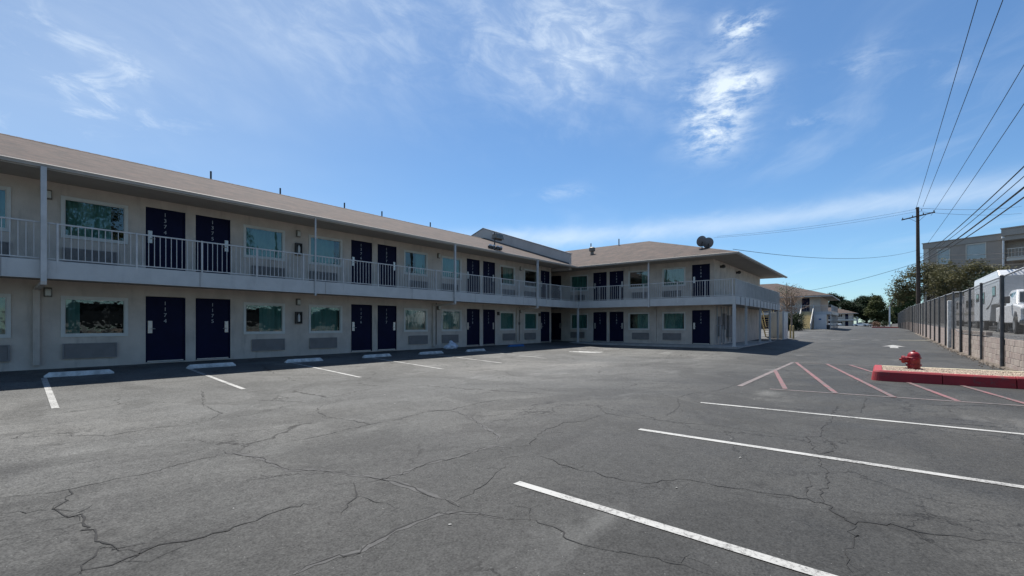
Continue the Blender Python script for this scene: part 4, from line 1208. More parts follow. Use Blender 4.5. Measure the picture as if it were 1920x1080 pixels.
# silt, leaves and pebbles collected along the foot of the wall
mb = MB(); rr = random.Random(41)
xs_ = frange(18, 70, .25)
for x in xs_:
    w = .22 + .16 * mnoise.noise((x * .7, 0, 0)) + .06 * rr.random()
    mb.v += [(x, -3.34, gz(x, -3.34) + .05), (x, -3.34 + w * .5, gz(x, -3.3) + .025), (x, -3.34 + w, gz(x, -3.2) + .004)]
for i in range(len(xs_) - 1):
    for j in (0, 1): mb.f.append((3 * i + j, 3 * i + j + 1, 3 * i + j + 4, 3 * i + j + 3))
for _ in range(900):
    x = rr.uniform(18, 55); y = -3.33 + abs(rr.gauss(0, .2)); s_ = rr.uniform(.012, .035); z = gz(x, y) + .02; i = len(mb.v)
    for a in ((1, 0, 0), (-1, 0, 0), (0, 1, 0), (0, -1, 0), (0, 0, .8), (0, 0, -.6)): mb.v.append((x + a[0] * s_ * rr.uniform(.6, 1.3), y + a[1] * s_ * rr.uniform(.6, 1.3), z + a[2] * s_))
    for q in ((0, 2, 4), (2, 1, 4), (1, 3, 4), (3, 0, 4), (2, 0, 5), (1, 2, 5), (3, 1, 5), (0, 3, 5)): mb.f.append(tuple(i + t for t in q))
plain('silt', (0.10, 0.082, 0.066), 0.95, 0.4, 5.0, 0.6, 40)
tag(mb.build('wall_debris', 'silt'), 'strip of silt and pebbles along the foot of the block wall', 'debris', kind='stuff')
H0 = 1.2
wire((72.5, -3.4, 13.96 + H0), (-15, -3.4, 15.6 + H0), .3, .018)
wire((72.5, -4.0, 14.0 + H0), (-15, -4.2, 14.6 + H0), .4, .018)
wire((73.5, -4.75, 13.0 + H0), (-15, -5.2, 11.6 + H0), .8, .016)
wire((72.7, -4.4, 9.6 + H0), (-15, -5.2, 10.3 + H0), .5, .015)
wire((72.55, -3.75, 8.0 + H0), (-15, -5.4, 6.9 + H0), .95, .026)
wire((72.55, -3.75, 7.8 + H0), (-15, -5.4, 6.3 + H0), .95, .018)
wire((72.55, -3.75, 7.5 + H0), (-15, -5.4, 5.9 + H0), 1.05, .040)
wire((72.55, -3.75, 7.4 + H0), (-15, -5.4, 5.4 + H0), 1.15, .030)
wire((72.5, -3.5, 8.9 + H0), (27.6, 6.4, 5.45), .75, .014)
wire((72.5, -3.5, 7.4 + H0), (81.5, 10.0, 6.1), .35, .022)
wire((72.5, -3.3, 13.8 + H0), (63.7, 16.7, 11.7 + H0), .35, .012)
wire((72.5, -3.3, 13.5 + H0), (63.9, 17.2, 11.6 + H0), .40, .012)
wire((72.5, -3.7, 8.5 + H0), (56.0, -12.5, 6.4 + H0), .5, .016)
wire((72.5, -3.7, 8.0 + H0), (56.0, -12.5, 5.9 + H0), .5, .016)
wire((72.5, -3.7, 7.4 + H0), (57.0, -12.5, 5.2 + H0), .35, .020)
wire((72.5, -3.6, 13.9 + H0), (134, -22, 23.6 + H0), .4, .02)
wire((72.5, -3.6, 13.5 + H0), (134, -22, 22.2 + H0), .4, .02)

# ================================================================== TREES
def crown_mesh(blobs, n_clump, per, leaf, seed, flat=0.6, spread=0.45):
    """leaf-sized faces gathered in clumps through the volume of several ellipsoids"""
    rr = random.Random(seed); v = []; f = []
    for (cx, cy, cz, rx, ry, rz, share) in blobs:
        for _ in range(int(n_clump * share)):
            while True:
                p = Vector((rr.uniform(-1, 1), rr.uniform(-1, 1), rr.uniform(-1, 1)))
                if p.length < 1 and (p.length > 0.45 or rr.random() < .35): break
            k = 1 + .28 * mnoise.noise(p * 2.1 + Vector((seed, 0, 0)))
            c = Vector((cx + p.x * rx * k, cy + p.y * ry * k, cz + p.z * rz * k))
            cr = spread * rr.uniform(.6, 1.5)
            for _ in range(per):
                q = c + Vector((rr.gauss(0, cr), rr.gauss(0, cr), rr.gauss(0, cr * flat))) * .6
                a = Vector((rr.uniform(-1, 1), rr.uniform(-1, 1), rr.uniform(-.6, .6))).normalized()
                b = a.cross(Vector((rr.uniform(-1, 1), rr.uniform(-1, 1), rr.uniform(-1, 1)))).normalized()
                s = leaf * rr.uniform(.6, 1.35)
                i = len(v)
                v += [tuple(q - a * s), tuple(q - b * s * .45), tuple(q + a * s), tuple(q + b * s * .45)]
                f.append((i, i + 1, i + 2, i + 3))
    me = bpy.data.meshes.new('crown'); me.from_pydata(v, [], f); return me
def limbs(mb, base, h, r, rr, n=6, lean=(0, 0), spread=.5, bare=False):
    top = Vector((lean[0], lean[1], h))
    pts = [Vector((0, 0, -.2)), Vector((lean[0] * .3, lean[1] * .3, h * .35)), top * .7 + Vector((rr.uniform(-.1, .1), 0, 0)), top]
    mb.tube([base + p for p in pts], [r * 1.25, r, r * .6, r * .2], 8)
    for k in range(n):
        t = .3 + .6 * k / n; p = Vector((lean[0] * t, lean[1] * t, h * t))
        a = rr.uniform(0, 6.28) + k * 2.4; L = h * spread * (1.1 - t) * rr.uniform(.8, 1.2)
        e = p + Vector((math.cos(a) * L, math.sin(a) * L, L * rr.uniform(.5, .9)))
        m = p.lerp(e, .5) + Vector((0, 0, L * .08))
        mb.tube([base + p, base + m, base + e], [r * .5, r * .3, r * .1], 6)
        for _ in range(3 if not bare else 6):
            s = m.lerp(e, rr.random()); a2 = a + rr.uniform(-1, 1); l2 = L * rr.uniform(.25, .5)
            mb.tube([base + s, base + s + Vector((math.cos(a2) * l2, math.sin(a2) * l2, l2 * rr.uniform(.2, 1.1)))], [r * .16, r * .05], 4)
def tree(name, label, loc, h, blobs, mat, n, per, leaf, seed, trunk_r=.2, bark='bark', group=None, cat='tree', lean=(0, 0), th=None, spread=.45, lsp=.5):
    t = thing(name, label, cat, loc, 0, group); rr = random.Random(seed)
    mb = MB(); limbs(mb, Vector((0, 0, 0)), th or h * .7, trunk_r, rr, lean=lean, spread=lsp); mb.build('trunk', bark, t, smooth=True)
    finish(bpy.data.objects.new('crown', crown_mesh(blobs, n, per, leaf, seed, spread=spread)), mat, t)
    return t
GL = 0.75
gl = lambda x: GL + 0.013 * (min(max(x, 32), 90) - 32)
tree('olive_tree', 'olive-green tree right behind the utility pole', (79.5, -4.9, gl(80)), 7.2,
     [(0, 1.2, 5.3, 1.7, 1.9, 2.2, .34), (-.4, -1.2, 5.7, 1.7, 1.7, 2.1, .36), (0, 2.9, 4.2, 1.0, 1.1, 1.9, .18), (0, .2, 7.0, 1.0, 1.3, .9, .12)], 'leaf_olive', 330, 30, .12, 21, .22, group='trees behind the fence', th=6.4)
tree('olive_tree', 'broad olive-green tree in front of the grey apartment block', (72.5, -7.6, gl(72)), 6.6,
     [(.3, 1.4, 4.9, 1.7, 1.7, 1.9, .3), (-.2, -.6, 5.1, 1.8, 1.8, 1.9, .4), (0, -2.6, 4.5, 1.5, 1.5, 1.9, .3)], 'leaf_olive', 380, 30, .12, 22, .24, group='trees behind the fence', th=5.4)
tree('olive_tree', 'olive-green tree partly hidden by the white camper trailer', (64.5, -9.0, gl(65)), 6.2,
     [(0, .6, 3.4, 1.5, 1.5, 1.7, .5), (0, -1.4, 3.2, 1.5, 1.5, 1.6, .5)], 'leaf_dark', 240, 32, .13, 23, .2, group='trees behind the fence', th=4.2)
tree('green_tree', 'small green tree beside the street light at the end of the fence', (158, -4.6, gl(158)), 9.5,
     [(0, 0, 5.6, 2.0, 2.2, 3.2, .6), (0, -1.5, 6.6, 1.6, 1.8, 2.0, .4)], 'leaf_green', 260, 30, .22, 24, .2, group='trees behind the fence', spread=.7)
tree('pine_tree', 'dark pine left of the far lane, behind the roofs', (238, 15.2, .3), 14,
     [(0, 0, 9.5, 2.4, 3.2, 1.9, .3), (0, -1.5, 11.3, 2.0, 2.6, 1.5, .3), (0, 1.0, 13.0, 1.6, 2.0, 1.1, .2), (0, 1, 7.5, 2.6, 3.4, 1.6, .2)], 'leaf_dark', 300, 30, .30, 25, .35, group='trees at the end of the lane', spread=.8)
tree('pine_tree', 'low spreading dark pine above the brown roof at the lane end', (232, 8.6, .3), 11,
     [(0, 0, 8.0, 2.6, 3.4, 1.6, .34), (0, -2.0, 6.0, 2.4, 3.0, 1.4, .33), (0, 1.6, 9.3, 2.2, 2.4, 1.2, .33)], 'leaf_dark', 300, 30, .30, 26, .3, group='trees at the end of the lane', spread=.8)
tree('broad_tree', 'tallest dark round-headed tree at the end of the lane', (262, 4.6, .3), 15,
     [(0, 1.5, 10.5, 3.4, 3.6, 3.2, .3), (0, -1.5, 11.0, 3.4, 3.4, 3.2, .3), (0, 2.2, 6.2, 3.2, 3.4, 3.0, .2), (0, -1.5, 5.0, 3.0, 3.4, 3.6, .2)], 'leaf_dark', 420, 32, .32, 27, .4, group='trees at the end of the lane', spread=.9)
tree('conifer_tree', 'lighter olive-green conical tree at the end of the lane', (226, 0.2, .3), 12.5,
     [(0, 0.4, 8.8, 2.4, 2.4, 2.2, .25), (0, .5, 5.8, 3.0, 3.4, 2.6, .35), (0, -1.4, 4.0, 3.0, 3.2, 2.6, .3), (0, .6, 10.8, 1.4, 1.5, 1.3, .1)], 'leaf_mid', 420, 32, .28, 28, .35, group='trees at the end of the lane', spread=.7)
tree('broad_tree', 'dark bushy tree low on the right of the lane end', (244, -4.2, .3), 10,
     [(0, 0, 5.4, 3.0, 3.2, 3.2, .6), (0, -2.0, 3.6, 3.0, 3.0, 2.6, .4)], 'leaf_dark', 260, 30, .3, 29, .3, group='trees at the end of the lane', spread=.9)
for i, (x, y, lb) in enumerate(((-3.0, -9.5, 'leafy green tree behind the fence, mirrored in the nearest windows'), (5.5, -10.5, 'taller green tree behind the fence, mirrored in the windows by doors 1174 and 1175'), (15.0, -11.5, 'dark green tree behind the fence, mirrored in the windows past door 1175'))):
    tree('leafy_tree', lb, (x, y, GL), (9, 13, 11)[i], [(0, 0, (6.0, 9.5, 7.5)[i], 2.6, 2.2, 3.0, .6), (1.2, 0, (3.5, 5.5, 4.5)[i], 2.4, 2.0, 2.2, .4)], ('leaf_green', 'leaf_mid', 'leaf_dark')[i], 260, 30, .16, 60 + i, .25, group='trees mirrored in the windows')
# half-bare tree and the dark shrub in front of the second motel block
bt = thing('bare_tree', 'half-bare thin tree with dry twigs in front of the second motel block', 'tree', (68.5, 9.4, .1))
rr = random.Random(31); mb = MB(); limbs(mb, Vector((0, 0, 0)), 6.6, .13, rr, n=14, spread=.5, bare=True); mb.build('trunk', 'bark_pale', bt)
mb = MB(); limbs(mb, Vector((.3, -.5, 0)), 5.8, .10, random.Random(32), n=13, spread=.5, bare=True); mb.build('trunk', 'bark_pale', bt)
finish(bpy.data.objects.new('twigs', crown_mesh([(0, -.3, 4.2, 1.3, 1.6, 1.7, 1)], 200, 12, .06, 33, spread=.5)), 'leaf_dry', bt)
finish(bpy.data.objects.new('crown', crown_mesh([(0, -.3, 5.7, 1.0, 1.5, .7, 1)], 40, 9, .07, 34, spread=.4)), 'leaf_green', bt)
sh = thing('shrub', 'dark dense shrub at the foot of the half-bare tree', 'shrub', (71.0, 9.5, .15))
mb = MB(); limbs(mb, Vector((0, 0, 0)), 1.2, .06, random.Random(35), n=7, spread=.8); mb.build('stem', 'bark', sh)
finish(bpy.data.objects.new('crown', crown_mesh([(0, 1.0, 1.4, 1.0, 1.2, 1.5, .5), (0, -.5, 1.3, 1.0, 1.1, 1.4, .5)], 300, 30, .09, 36, spread=.35)), 'leaf_dark', sh)

# ================================================================== FURTHER MOTEL BLOCKS
def motel_block(label, x0, x1, y0, y1, base, doors, wins, stair=None):
    """two-storey block seen end-on down the lane, same kind as the near one"""
    b = thing('motel_building', label, 'building', (x0, y0, base))
    L, D = y1 - y0, x1 - x0
    holes = []
    fn = lambda u, d, z: (d, u, z)
    for lv in (0, 2.77):
        holes += [(u, u + 1.0, lv + .03, lv + 2.08) for u in doors] + [(u, u + 1.5, lv + .85, lv + 2.0) for u in wins]
    mb = MB(); wall_holes(mb, 0, L, -.4, 5.15, holes, fn); mb.build('front_wall', 'stucco', b)
    mb = MB(); mb.box(.19, D, 0, .18, -.4, 5.15).box(D - .18, D, .181, L, -.4, 5.15).box(.19, D - .181, L - .18, L, -.4, 5.15).box(.19, D - .19, .2, L - .2, 2.4, 2.6)
    mb.box(1.6, 1.7, .2, L - .2, -.3, 5.1)
    mb.build('outer_wall', 'stucco', b)
    dm = MB().box(.06, .10, 0, 1.0, 0, 2.05).mesh('door'); dm.materials.append(MATS['navy'])
    wm = MB().quad((.05, 0, 0), (.05, 1.5, 0), (.05, 1.5, 1.15), (.05, 0, 1.15)).mesh('pane'); wm.materials.append(MATS['glass_dark'])
    fm = MB()
    for a in ((0, 1.5, 0, .07), (0, 1.5, 1.08, 1.15), (0, .07, .07, 1.08), (1.43, 1.5, .07, 1.08)): fm.box(-.02, .06, a[0], a[1], a[2], a[3])
    fm = fm.mesh('window'); fm.materials.append(MATS['frame_white'])
    for lv in (0, 2.77):
        for u in doors:
            o = bpy.data.objects.new('door', dm); COL.objects.link(o); o.parent = b; o.location = (0, u, lv + .03)
        for u in wins:
            o = bpy.data.objects.new('window', fm); COL.objects.link(o); o.parent = b; o.location = (0, u, lv + .85)
            p = bpy.data.objects.new('pane', wm); COL.objects.link(p); p.parent = o
    mb = MB(); mb.box(-1.4, -.003, -1.45, L, 2.32, 2.76).box(-.002, D, -1.45, -.003, 2.322, 2.758); mb.build('balcony_slab', 'trim', b)
    mb = MB(); mb.box(-1.42, -1.38, -1.44, L, 3.66, 3.70).box(-1.379, D, -1.45, -1.41, 3.66, 3.70).box(-1.42, -1.38, -1.44, L, 2.82, 2.85).box(-1.379, D, -1.45, -1.41, 2.82, 2.85)
    for k in range(int(L / .2)): mb.box(-1.41, -1.39, -1.4 + k * .2, -1.385 + k * .2, 2.851, 3.659)
    for k in range(int(D / .14)): mb.box(-1.3 + k * .14, -1.285 + k * .14, -1.44, -1.42, 2.851, 3.659)
    mb.build('balcony_railing', 'rail', b)
    for k in range(6):
        MB().box(-1.36 + k * 2.7, -1.24 + k * 2.7, -1.4, -1.28, -.4, 2.319).build('gallery_post', 'trim', b)
    for k in range(1, 5): MB().box(-1.38, -1.28, -1.4 + k * 5, -1.3 + k * 5, -.4, 5.1).build('gallery_post', 'trim', b)
    e = 1.55; zr = 5.16 + .325 * (D / 2 + e); m = D / 2
    mb = MB(); slab(mb, [(-e, -e, 5.16), (-e, L + e, 5.16), (m, L - m, zr), (m, m, zr)][::-1]); mb.build('roof', 'shingle_y', b)
    mb = MB(); slab(mb, [(D + e, -e, 5.16), (m, m, zr), (m, L - m, zr), (D + e, L + e, 5.16)]); mb.build('roof', 'shingle_y', b)
    mb = MB(); slab(mb, [(-e, -e, 5.16), (m, m, zr), (D + e, -e, 5.16)]); mb.build('roof', 'shingle_x', b)
    mb = MB(); slab(mb, [(-e, L + e, 5.16), (D + e, L + e, 5.16), (m, L - m, zr)]); mb.build('roof', 'shingle_x', b)
    mb = MB(); mb.box(-e + .03, 0, -e + .03, L + e, 5.05, 5.09).box(.001, D + e, -e + .03, 0, 5.048, 5.088); mb.build('soffit', 'soffit', b)
    mb = MB(); mb.box(-e, -e + .03, -e, L + e, 4.97, 5.13).box(-e + .031, D + e, -e, -e + .03, 4.972, 5.132); mb.build('fascia_board', 'trim', b)
    return b
B = motel_block('second beige motel block down the lane with an outside staircase', 82.0, 95.5, 6.9, 30.0, .40, [1.35, 5.6, 6.9, 12.0], [3.2, 8.6, 10.2, 14.5])
# outside stair of the second block, closet and clutter under the gallery
mb = MB()
for k in range(14): mb.box(-5.6 + k * .3, -5.26 + k * .3, .75, 2.15, .10 + k * .19, .28 + k * .19)
st = mb.build('stair', 'stair_tan', B)
mb = MB()
for y in (.66, 2.17):
    mb.hexa([(-5.7, y, -.2), (-5.7, y + .07, -.2), (-1.4, y + .07, 2.5), (-1.4, y, 2.5), (-5.7, y, 1.0), (-5.7, y + .07, 1.0), (-1.4, y + .07, 3.75), (-1.4, y, 3.75)])
mb.build('stair_rail', 'trim', st)
mb = MB(); mb.box(-2.3, -1.43, -.9, .6, -.4, 2.3); mb.build('closet', 'rv_white', B)
mb = MB(); mb.box(-2.33, -2.301, -.3, -.0, 1.5, 1.7); mb.build('notice', 'stop_blue', B)
for k in range(7): MB().box(-1.2 + k * .45, -1.16 + k * .45, -1.2, -.1, -.3, .75).build('stored_rack', 'dark_metal', B)
MB().box(-1.2, 2.2, -.04, -.01, -.3, 2.3).build('dark_recess_sheet', 'dark_metal', B)  # dark sheet added to stand in for the dark recess under the gallery
C = motel_block('third small-looking motel block with brown roof at the end of the lane', 214.0, 226.0, 8.0, 34.0, .47, [1.2, 6.6, 12], [3.0, 4.9, 8.5, 10.4])

# ---- enclosure at the far end of the near block, bollards
en = thing('bin_enclosure', 'beige bin enclosure with white side panel at the far corner of the near block', 'enclosure', (42.0, 5.9, 0))
for i, (a, b_) in enumerate(((1.75, 1.18), (1.16, .62))):
    MB().box(1.18 + i * .01, 1.26, b_ - .5, a - .5, -.1, 2.25).build('panel', 'apt_light', en, bevel=.01)
MB().box(-.6, 1.4, -.02, .08, -.1, 2.2).build('panel', 'rv_white', en, bevel=.01)
MB().box(1.3, 1.4, .081, 1.2, -.1, 2.2).build('panel', 'rv_white', en, bevel=.01)
MB().box(-.62, 1.42, -.04, .1, 2.205, 2.27).build('cap', 'trim', en)
for k, (x, y, lb) in enumerate(((43.9, 5.55, 'yellow bollard nearer the lane beside the bin enclosure'), (44.6, 5.85, 'yellow bollard close to the bin enclosure wall'))):
    o = MB().lathe([(.07, -.1), (.07, 1.02), (.06, 1.07), (.03, 1.1)], (x, y, gz(x, y)), 14).build('bollard', 'yellow_paint', None, smooth='auto')
    tag(o, lb, 'bollard', 'yellow bollards')

# ---- satellite dishes on the hip of the near roof
def dish(loc, rz, lab):
    d = thing('satellite_dish', lab, 'satellite dish', loc, rz, 'satellite dishes on the roof')
    prof = [(.0, .0), (.12, .008), (.22, .03), (.31, .065), (.33, .07), (.31, .078), (.22, .045), (.12, .022), (.001, .015)]
    m = MB(); m.lathe(prof, (0, 0, 0), 22, 'x')
    o = m.build('reflector', 'dish_grey', d, smooth='auto'); o.location = (0, 0, .45); o.rotation_euler = (0, R(-18), 0)
    m = MB(); m.tube([(0, 0, -.25), (0, 0, .3), (-.06, 0, .42)], .025, 8).tube([(-.05, 0, .3), (.2, .0, .16), (.42, 0, .36)], .014, 6).box(.38, .47, -.05, .05, .34, .42)
    m.tube([(0, 0, .2), (-.3, .25, -.1)], .012, 5).tube([(0, 0, .2), (-.3, -.25, -.1)], .012, 5)
    m.build('mast', 'dark_metal', d)
zh = lambda x, y: min(ze + SS * (x - xe), ze + SS * (y - ye))
dish((28.6, 8.35, zh(28.6, 8.35)), R(48), 'grey satellite dish on the left of the pair on the roof hip')
dish((28.85, 8.05, zh(28.85, 8.05) - .14), R(38), 'grey satellite dish on the right of the pair on the roof hip')

# ================================================================== BEYOND THE FENCE
# ---- apartment block: local x runs along its long face towards the camera's right
ap = thing('apartment_building', 'dark taupe three-storey apartment block behind the olive trees', 'building', (83.7, -4.74, gl(84)), math.atan2(-.906, -.424))
Hh = 11.1 + 1.2 - gl(84)
holes = [(1.45, 2.65, Hh - 3.0, Hh - 1.15), (4.35, 6.1, Hh - 2.75, Hh - .95), (1.45, 2.65, Hh - 6.0, Hh - 4.2), (4.35, 6.1, Hh - 5.9, Hh - 4.1)]
fA = lambda u, d, z: (u, d, z)
mb = MB(); wall_holes(mb, 0, 7.6, -.2, Hh - .75, holes, fA, .2); mb.build('front_wall', 'apt_taupe', ap)
mb = MB(); mb.box(0, .2, .2, 14, -.2, Hh - .75).box(.2, 26, 13.8, 14, -.2, Hh).box(7.6, 7.8, 0, 3, -.2, Hh - .75).box(7.8, 26, 2.8, 3, -.2, Hh - .75).box(.2, 25, .6, .7, 0, Hh - 1)
mb.build('outer_wall', 'apt_taupe', ap)
mb = MB(); mb.box(-.12, 7.72, -.12, 14.1, Hh - .75, Hh - .05).box(-.2, 7.8, -.2, 14.2, Hh - .05, Hh + .05); mb.build('parapet', 'apt_trim', ap)
mb = MB(); mb.box(7.85, 26, -1.2, 14.1, Hh - .45, Hh + .35).box(7.8, 26.1, -1.3, 14.2, Hh + .351, Hh + .48); mb.build('parapet', 'apt_trim', ap)
mb = MB(); mb.box(7.9, 26, -1.0, 2.79, Hh - 1.0, Hh - .451); mb.build('balcony_ceiling', 'apt_trim', ap)
MB().box(-.06, .5, -.06, -.001, -.2, Hh - .76).build('corner_pilaster', 'apt_light', ap)
for (a, b_, c, d_) in holes:
    m = MB(); t = .08
    for q in ((a - t, b_ + t, c - t, c), (a - t, b_ + t, d_, d_ + t + .06), (a - t, a, c, d_), (b_, b_ + t, c, d_)): m.box(q[0], q[1], -.06, .05, q[2], q[3])
    o = m.build('window', 'apt_light', ap)
    MB().quad((a, .02, c), (b_, .02, c), (b_, .02, d_), (a, .02, d_)).build('pane', 'glass_clear', o)
    m = MB()
    for k in range(14): m.box(a, b_, .04, .05, c + (d_ - c) * k / 14 + .01, c + (d_ - c) * (k + .8) / 14)
    m.build('blind', 'rv_white', o)
m = MB(); m.tube([(7.95, -.9, -.2), (7.95, -.9, Hh - .5)], .09, 10); m.lathe([(.2, Hh - .7), (.16, Hh - .5), (.1, Hh - .45)], (7.95, -.9, 0), 10); m.build('balcony_column', 'rv_white', ap)
m = MB()
for z in (Hh - 3.1, Hh - 2.1): m.box(8.3, 26, -1.12, -1.06, z, z + .08)
for k in range(60): m.box(8.4 + k * .28, 8.43 + k * .28, -1.1, -1.08, Hh - 3.02, Hh - 2.1)
m.box(8.3, 26, -1.2, 2.79, Hh - 3.5, Hh - 3.15); m.build('balcony', 'apt_light', ap)
MB().box(8.9, 10.6, 2.7, 2.795, Hh - 3.0, Hh - 1.1).build('balcony_door', 'glass_dark', ap)

# ---- fifth-wheel camper trailer
tr = thing('camper_trailer', 'white fifth-wheel camper trailer with a raised nose standing behind the fence', 'camper trailer', (35.4, -5.0, gl(36)))
Ht = 3.38
prof = [(0, 1.75), (.25, 1.52), (2.35, 1.52), (2.75, .62), (8.3, .62), (8.3, Ht - .05), (8.1, Ht), (.55, Ht), (.06, Ht - .35)]
MB().prism(prof, lambda u, v, d: (u, d, v), 0, -2.45).build('body', 'rv_white', tr, bevel=.04, seg=2)
MB().box(.35, 8.2, -.02, .012, Ht - .62, Ht - .12).build('awning', 'white_paint', tr, bevel=.03)
m = MB()
for k in range(20): m.box(2.9 + .0, 8.2, -2.47, -2.452, .7 + k * .1, .705 + k * .1)
for k in range(22): m.box(-.0 - .012, -.0005, -2.4, -.05, 1.6 + k * .075, 1.606 + k * .075)
m.build('corrugation', 'rv_grey', tr)
for a, b_, c, d_ in ((1.0, 1.9, 2.0, 2.55), (4.4, 5.6, 1.7, 2.4), (6.4, 7.4, 1.9, 2.4)):
    o = MB().box(a, b_, .001, .02, c, d_).build('window', 'dark_metal', tr); MB().box(a + .05, b_ - .05, .021, .026, c + .05, d_ - .05).build('pane', 'glass_dark', o)
m = MB()
for k in range(11):   # curved graphic stripe sweeping down the nose side
    t0, t1 = k / 11, (k + 1) / 11
    p = lambda t: (3.9 - 2.9 * t, 2.55 - 1.75 * t ** 1.8) if False else (1.2 + 2.6 * (1 - t), 1.35 + 1.0 * t ** 2)
    a, b_ = p(t0), p(t1)
    m.quad((a[0], .004, a[1] - .06), (b_[0], .004, b_[1] - .06), (b_[0], .004, b_[1] + .06), (a[0], .004, a[1] + .06))
m.build('stripe', 'dark_metal', tr)
for s in (0, -2.3):
    m = MB(); m.tube([(.9, s - .1, 1.3), (.9, s - .1, .05)], .05, 8); m.box(.78, 1.02, s - .22, s + .02, 0, .05); m.build('jack_leg', 'galv', tr)
for x in (5.0, 5.9):
    for s in (-.12, -2.33):
        o = MB().lathe([(.2, -.11), (.37, -.10), (.38, 0), (.37, .10), (.2, .11)], (x, s, .38), 20, 'y').build('wheel', 'rubber', tr, smooth='auto')
        MB().lathe([(.2, -.115), (.2, .115)], (x, s, .38), 16, 'y').build('rim', 'galv', o)

# ---- white pickup in front of the trailer, nose to the camera
pk = thing('pickup_truck', 'white heavy pickup truck parked nose-on behind the fence at the right edge', 'truck', (30.7, -4.95, gl(31)))
pk.scale = (1.0, 1.07, 1.07)
Wd = 2.0
bp = [(.0, .55), (.0, 1.12), (.1, 1.22), (1.45, 1.34), (1.55, 1.36), (5.7, 1.30), (5.7, .55), (4.9, .5), (4.85, .75), (4.6, .95), (4.2, .95), (3.95, .75), (3.9, .5), (1.55, .5), (1.5, .75), (1.25, .97), (.85, .97), (.6, .75), (.55, .5)]
MB().prism(bp, lambda u, v, d: (u, d, v), -.05, -Wd + .05).build('body', 'white_paint', pk, bevel=.05, seg=3)
cabp = [(1.42, 1.345), (2.15, 1.98), (2.35, 2.05), (3.45, 2.05), (3.7, 1.95), (3.85, 1.33)]
m = MB(); i0 = [(u, -.14 if v < 1.4 else -.26, v) for u, v in cabp]; i1 = [(u, -Wd + (.14 if v < 1.4 else .26), v) for u, v in cabp]
n_ = len(cabp); m.v = i0 + i1; m.f = [tuple(range(n_ - 1, -1, -1)), tuple(range(n_, 2 * n_))] + [(k, (k + 1) % n_, n_ + (k + 1) % n_, n_ + k) for k in range(n_)]
cab = m.build('cab', 'white_paint', pk, bevel=.04, seg=2)
m = MB(); m.quad((1.50, -.24, 1.43), (1.50, -Wd + .24, 1.43), (2.07, -Wd + .33, 1.925), (2.07, -.33, 1.925)); o = m.build('windshield', 'glass_dark', pk); o.location = (-.012, 0, .012)
for s, q in ((1, lambda y: y), (-1, lambda y: -Wd - y)):
    m = MB(); m.poly([(1.85, q(-.165), 1.44), (2.6, q(-.165), 1.44), (2.6, q(-.245), 1.93), (2.25, q(-.245), 1.93)]); m.build('side_window', 'glass_dark', pk)
    m = MB(); m.poly([(2.7, q(-.165), 1.44), (3.6, q(-.165), 1.44), (3.5, q(-.245), 1.9), (2.7, q(-.245), 1.93)]); m.build('side_window', 'glass_dark', pk)
    m = MB(); m.box(1.75, 1.95, *sorted((q(.0), q(.18))), 1.40, 1.72); m.build('mirror', 'dark_metal', pk, bevel=.03)
    m = MB(); m.box(-.03, .05, *sorted((q(-.1), q(-.42))), .86, 1.12); m.build('headlight', 'lamp_glass', pk, bevel=.02)
m = MB(); m.box(-.04, .0, -Wd + .46, -.46, .72, 1.14)
gr = m.build('grille', 'dark_metal', pk)
m = MB()
for k in range(4): m.box(-.055, -.041, -Wd + .48, -.48, .78 + k * .09, .81 + k * .09)
m.build('grille_bar', 'chrome', gr)
MB().box(-.14, .06, -Wd + .02, -.02, .42, .66).build('bumper', 'chrome', pk, bevel=.04)
for x in (1.05, 4.4):
    for s in (-.14, -Wd + .14):
        o = MB().lathe([(.22, -.13), (.38, -.12), (.40, 0), (.38, .12), (.22, .13)], (x, s, .40), 22, 'y').build('wheel', 'rubber', pk, smooth='auto')
        MB().lathe([(.22, -.135), (.05, -.10), (.05, .10), (.22, .135)], (x, s, .40), 16, 'y').build('rim', 'galv', o)

def motorhome(label, x, y, L, h, mat):
    t = thing('motorhome', label, 'motorhome', (x, y, gl(x)), 0, 'motorhomes parked behind the fence')
    pr = [(0, .5), (0, 1.6), (.25, 2.0), (.2, h - .5), (.45, h - .05), (L - .1, h), (L, h - .2), (L, .5)]
    MB().prism(pr, lambda u, v, d: (u, d, v), 0, -2.4).build('body', mat, t, bevel=.06, seg=2)
    MB().quad((.10, -.3, 1.72), (.10, -2.1, 1.72), (.19, -2.1, 2.35), (.19, -.3, 2.35)).build('windshield', 'glass_dark', t).location = (-.03, 0, 0)
    for a in (1.2, 3.0, 5.0):
        o = MB().box(a, a + 1.1, .001, .02, 1.6, 2.2).build('window', 'dark_metal', t); MB().box(a + .06, a + 1.04, .021, .026, 1.66, 2.14).build('pane', 'glass_dark', o)
    MB().box(.3, L - .1, .001, .014, 1.05, 1.25).build('stripe', 'bronze', t)
    MB().box(1.5, 2.4, -1.6, -.9, h - .02, h + .25).build('roof_unit', 'rv_white', t, bevel=.05)
    for wx in (1.3, L - 2.2):
        for s in (-.1, -2.3):
            MB().lathe([(.2, -.1), (.4, -.09), (.4, .09), (.2, .1)], (wx, s, .40), 18, 'y').build('wheel', 'rubber', t, smooth='auto')
motorhome('grey-brown motorhome parked just beyond the white camper trailer', 45.0, -5.4, 7.4, 2.95, 'rv_grey')
motorhome('grey motorhome farther along the fence, near the utility pole', 55.0, -5.6, 7.0, 2.7, 'rv_grey')

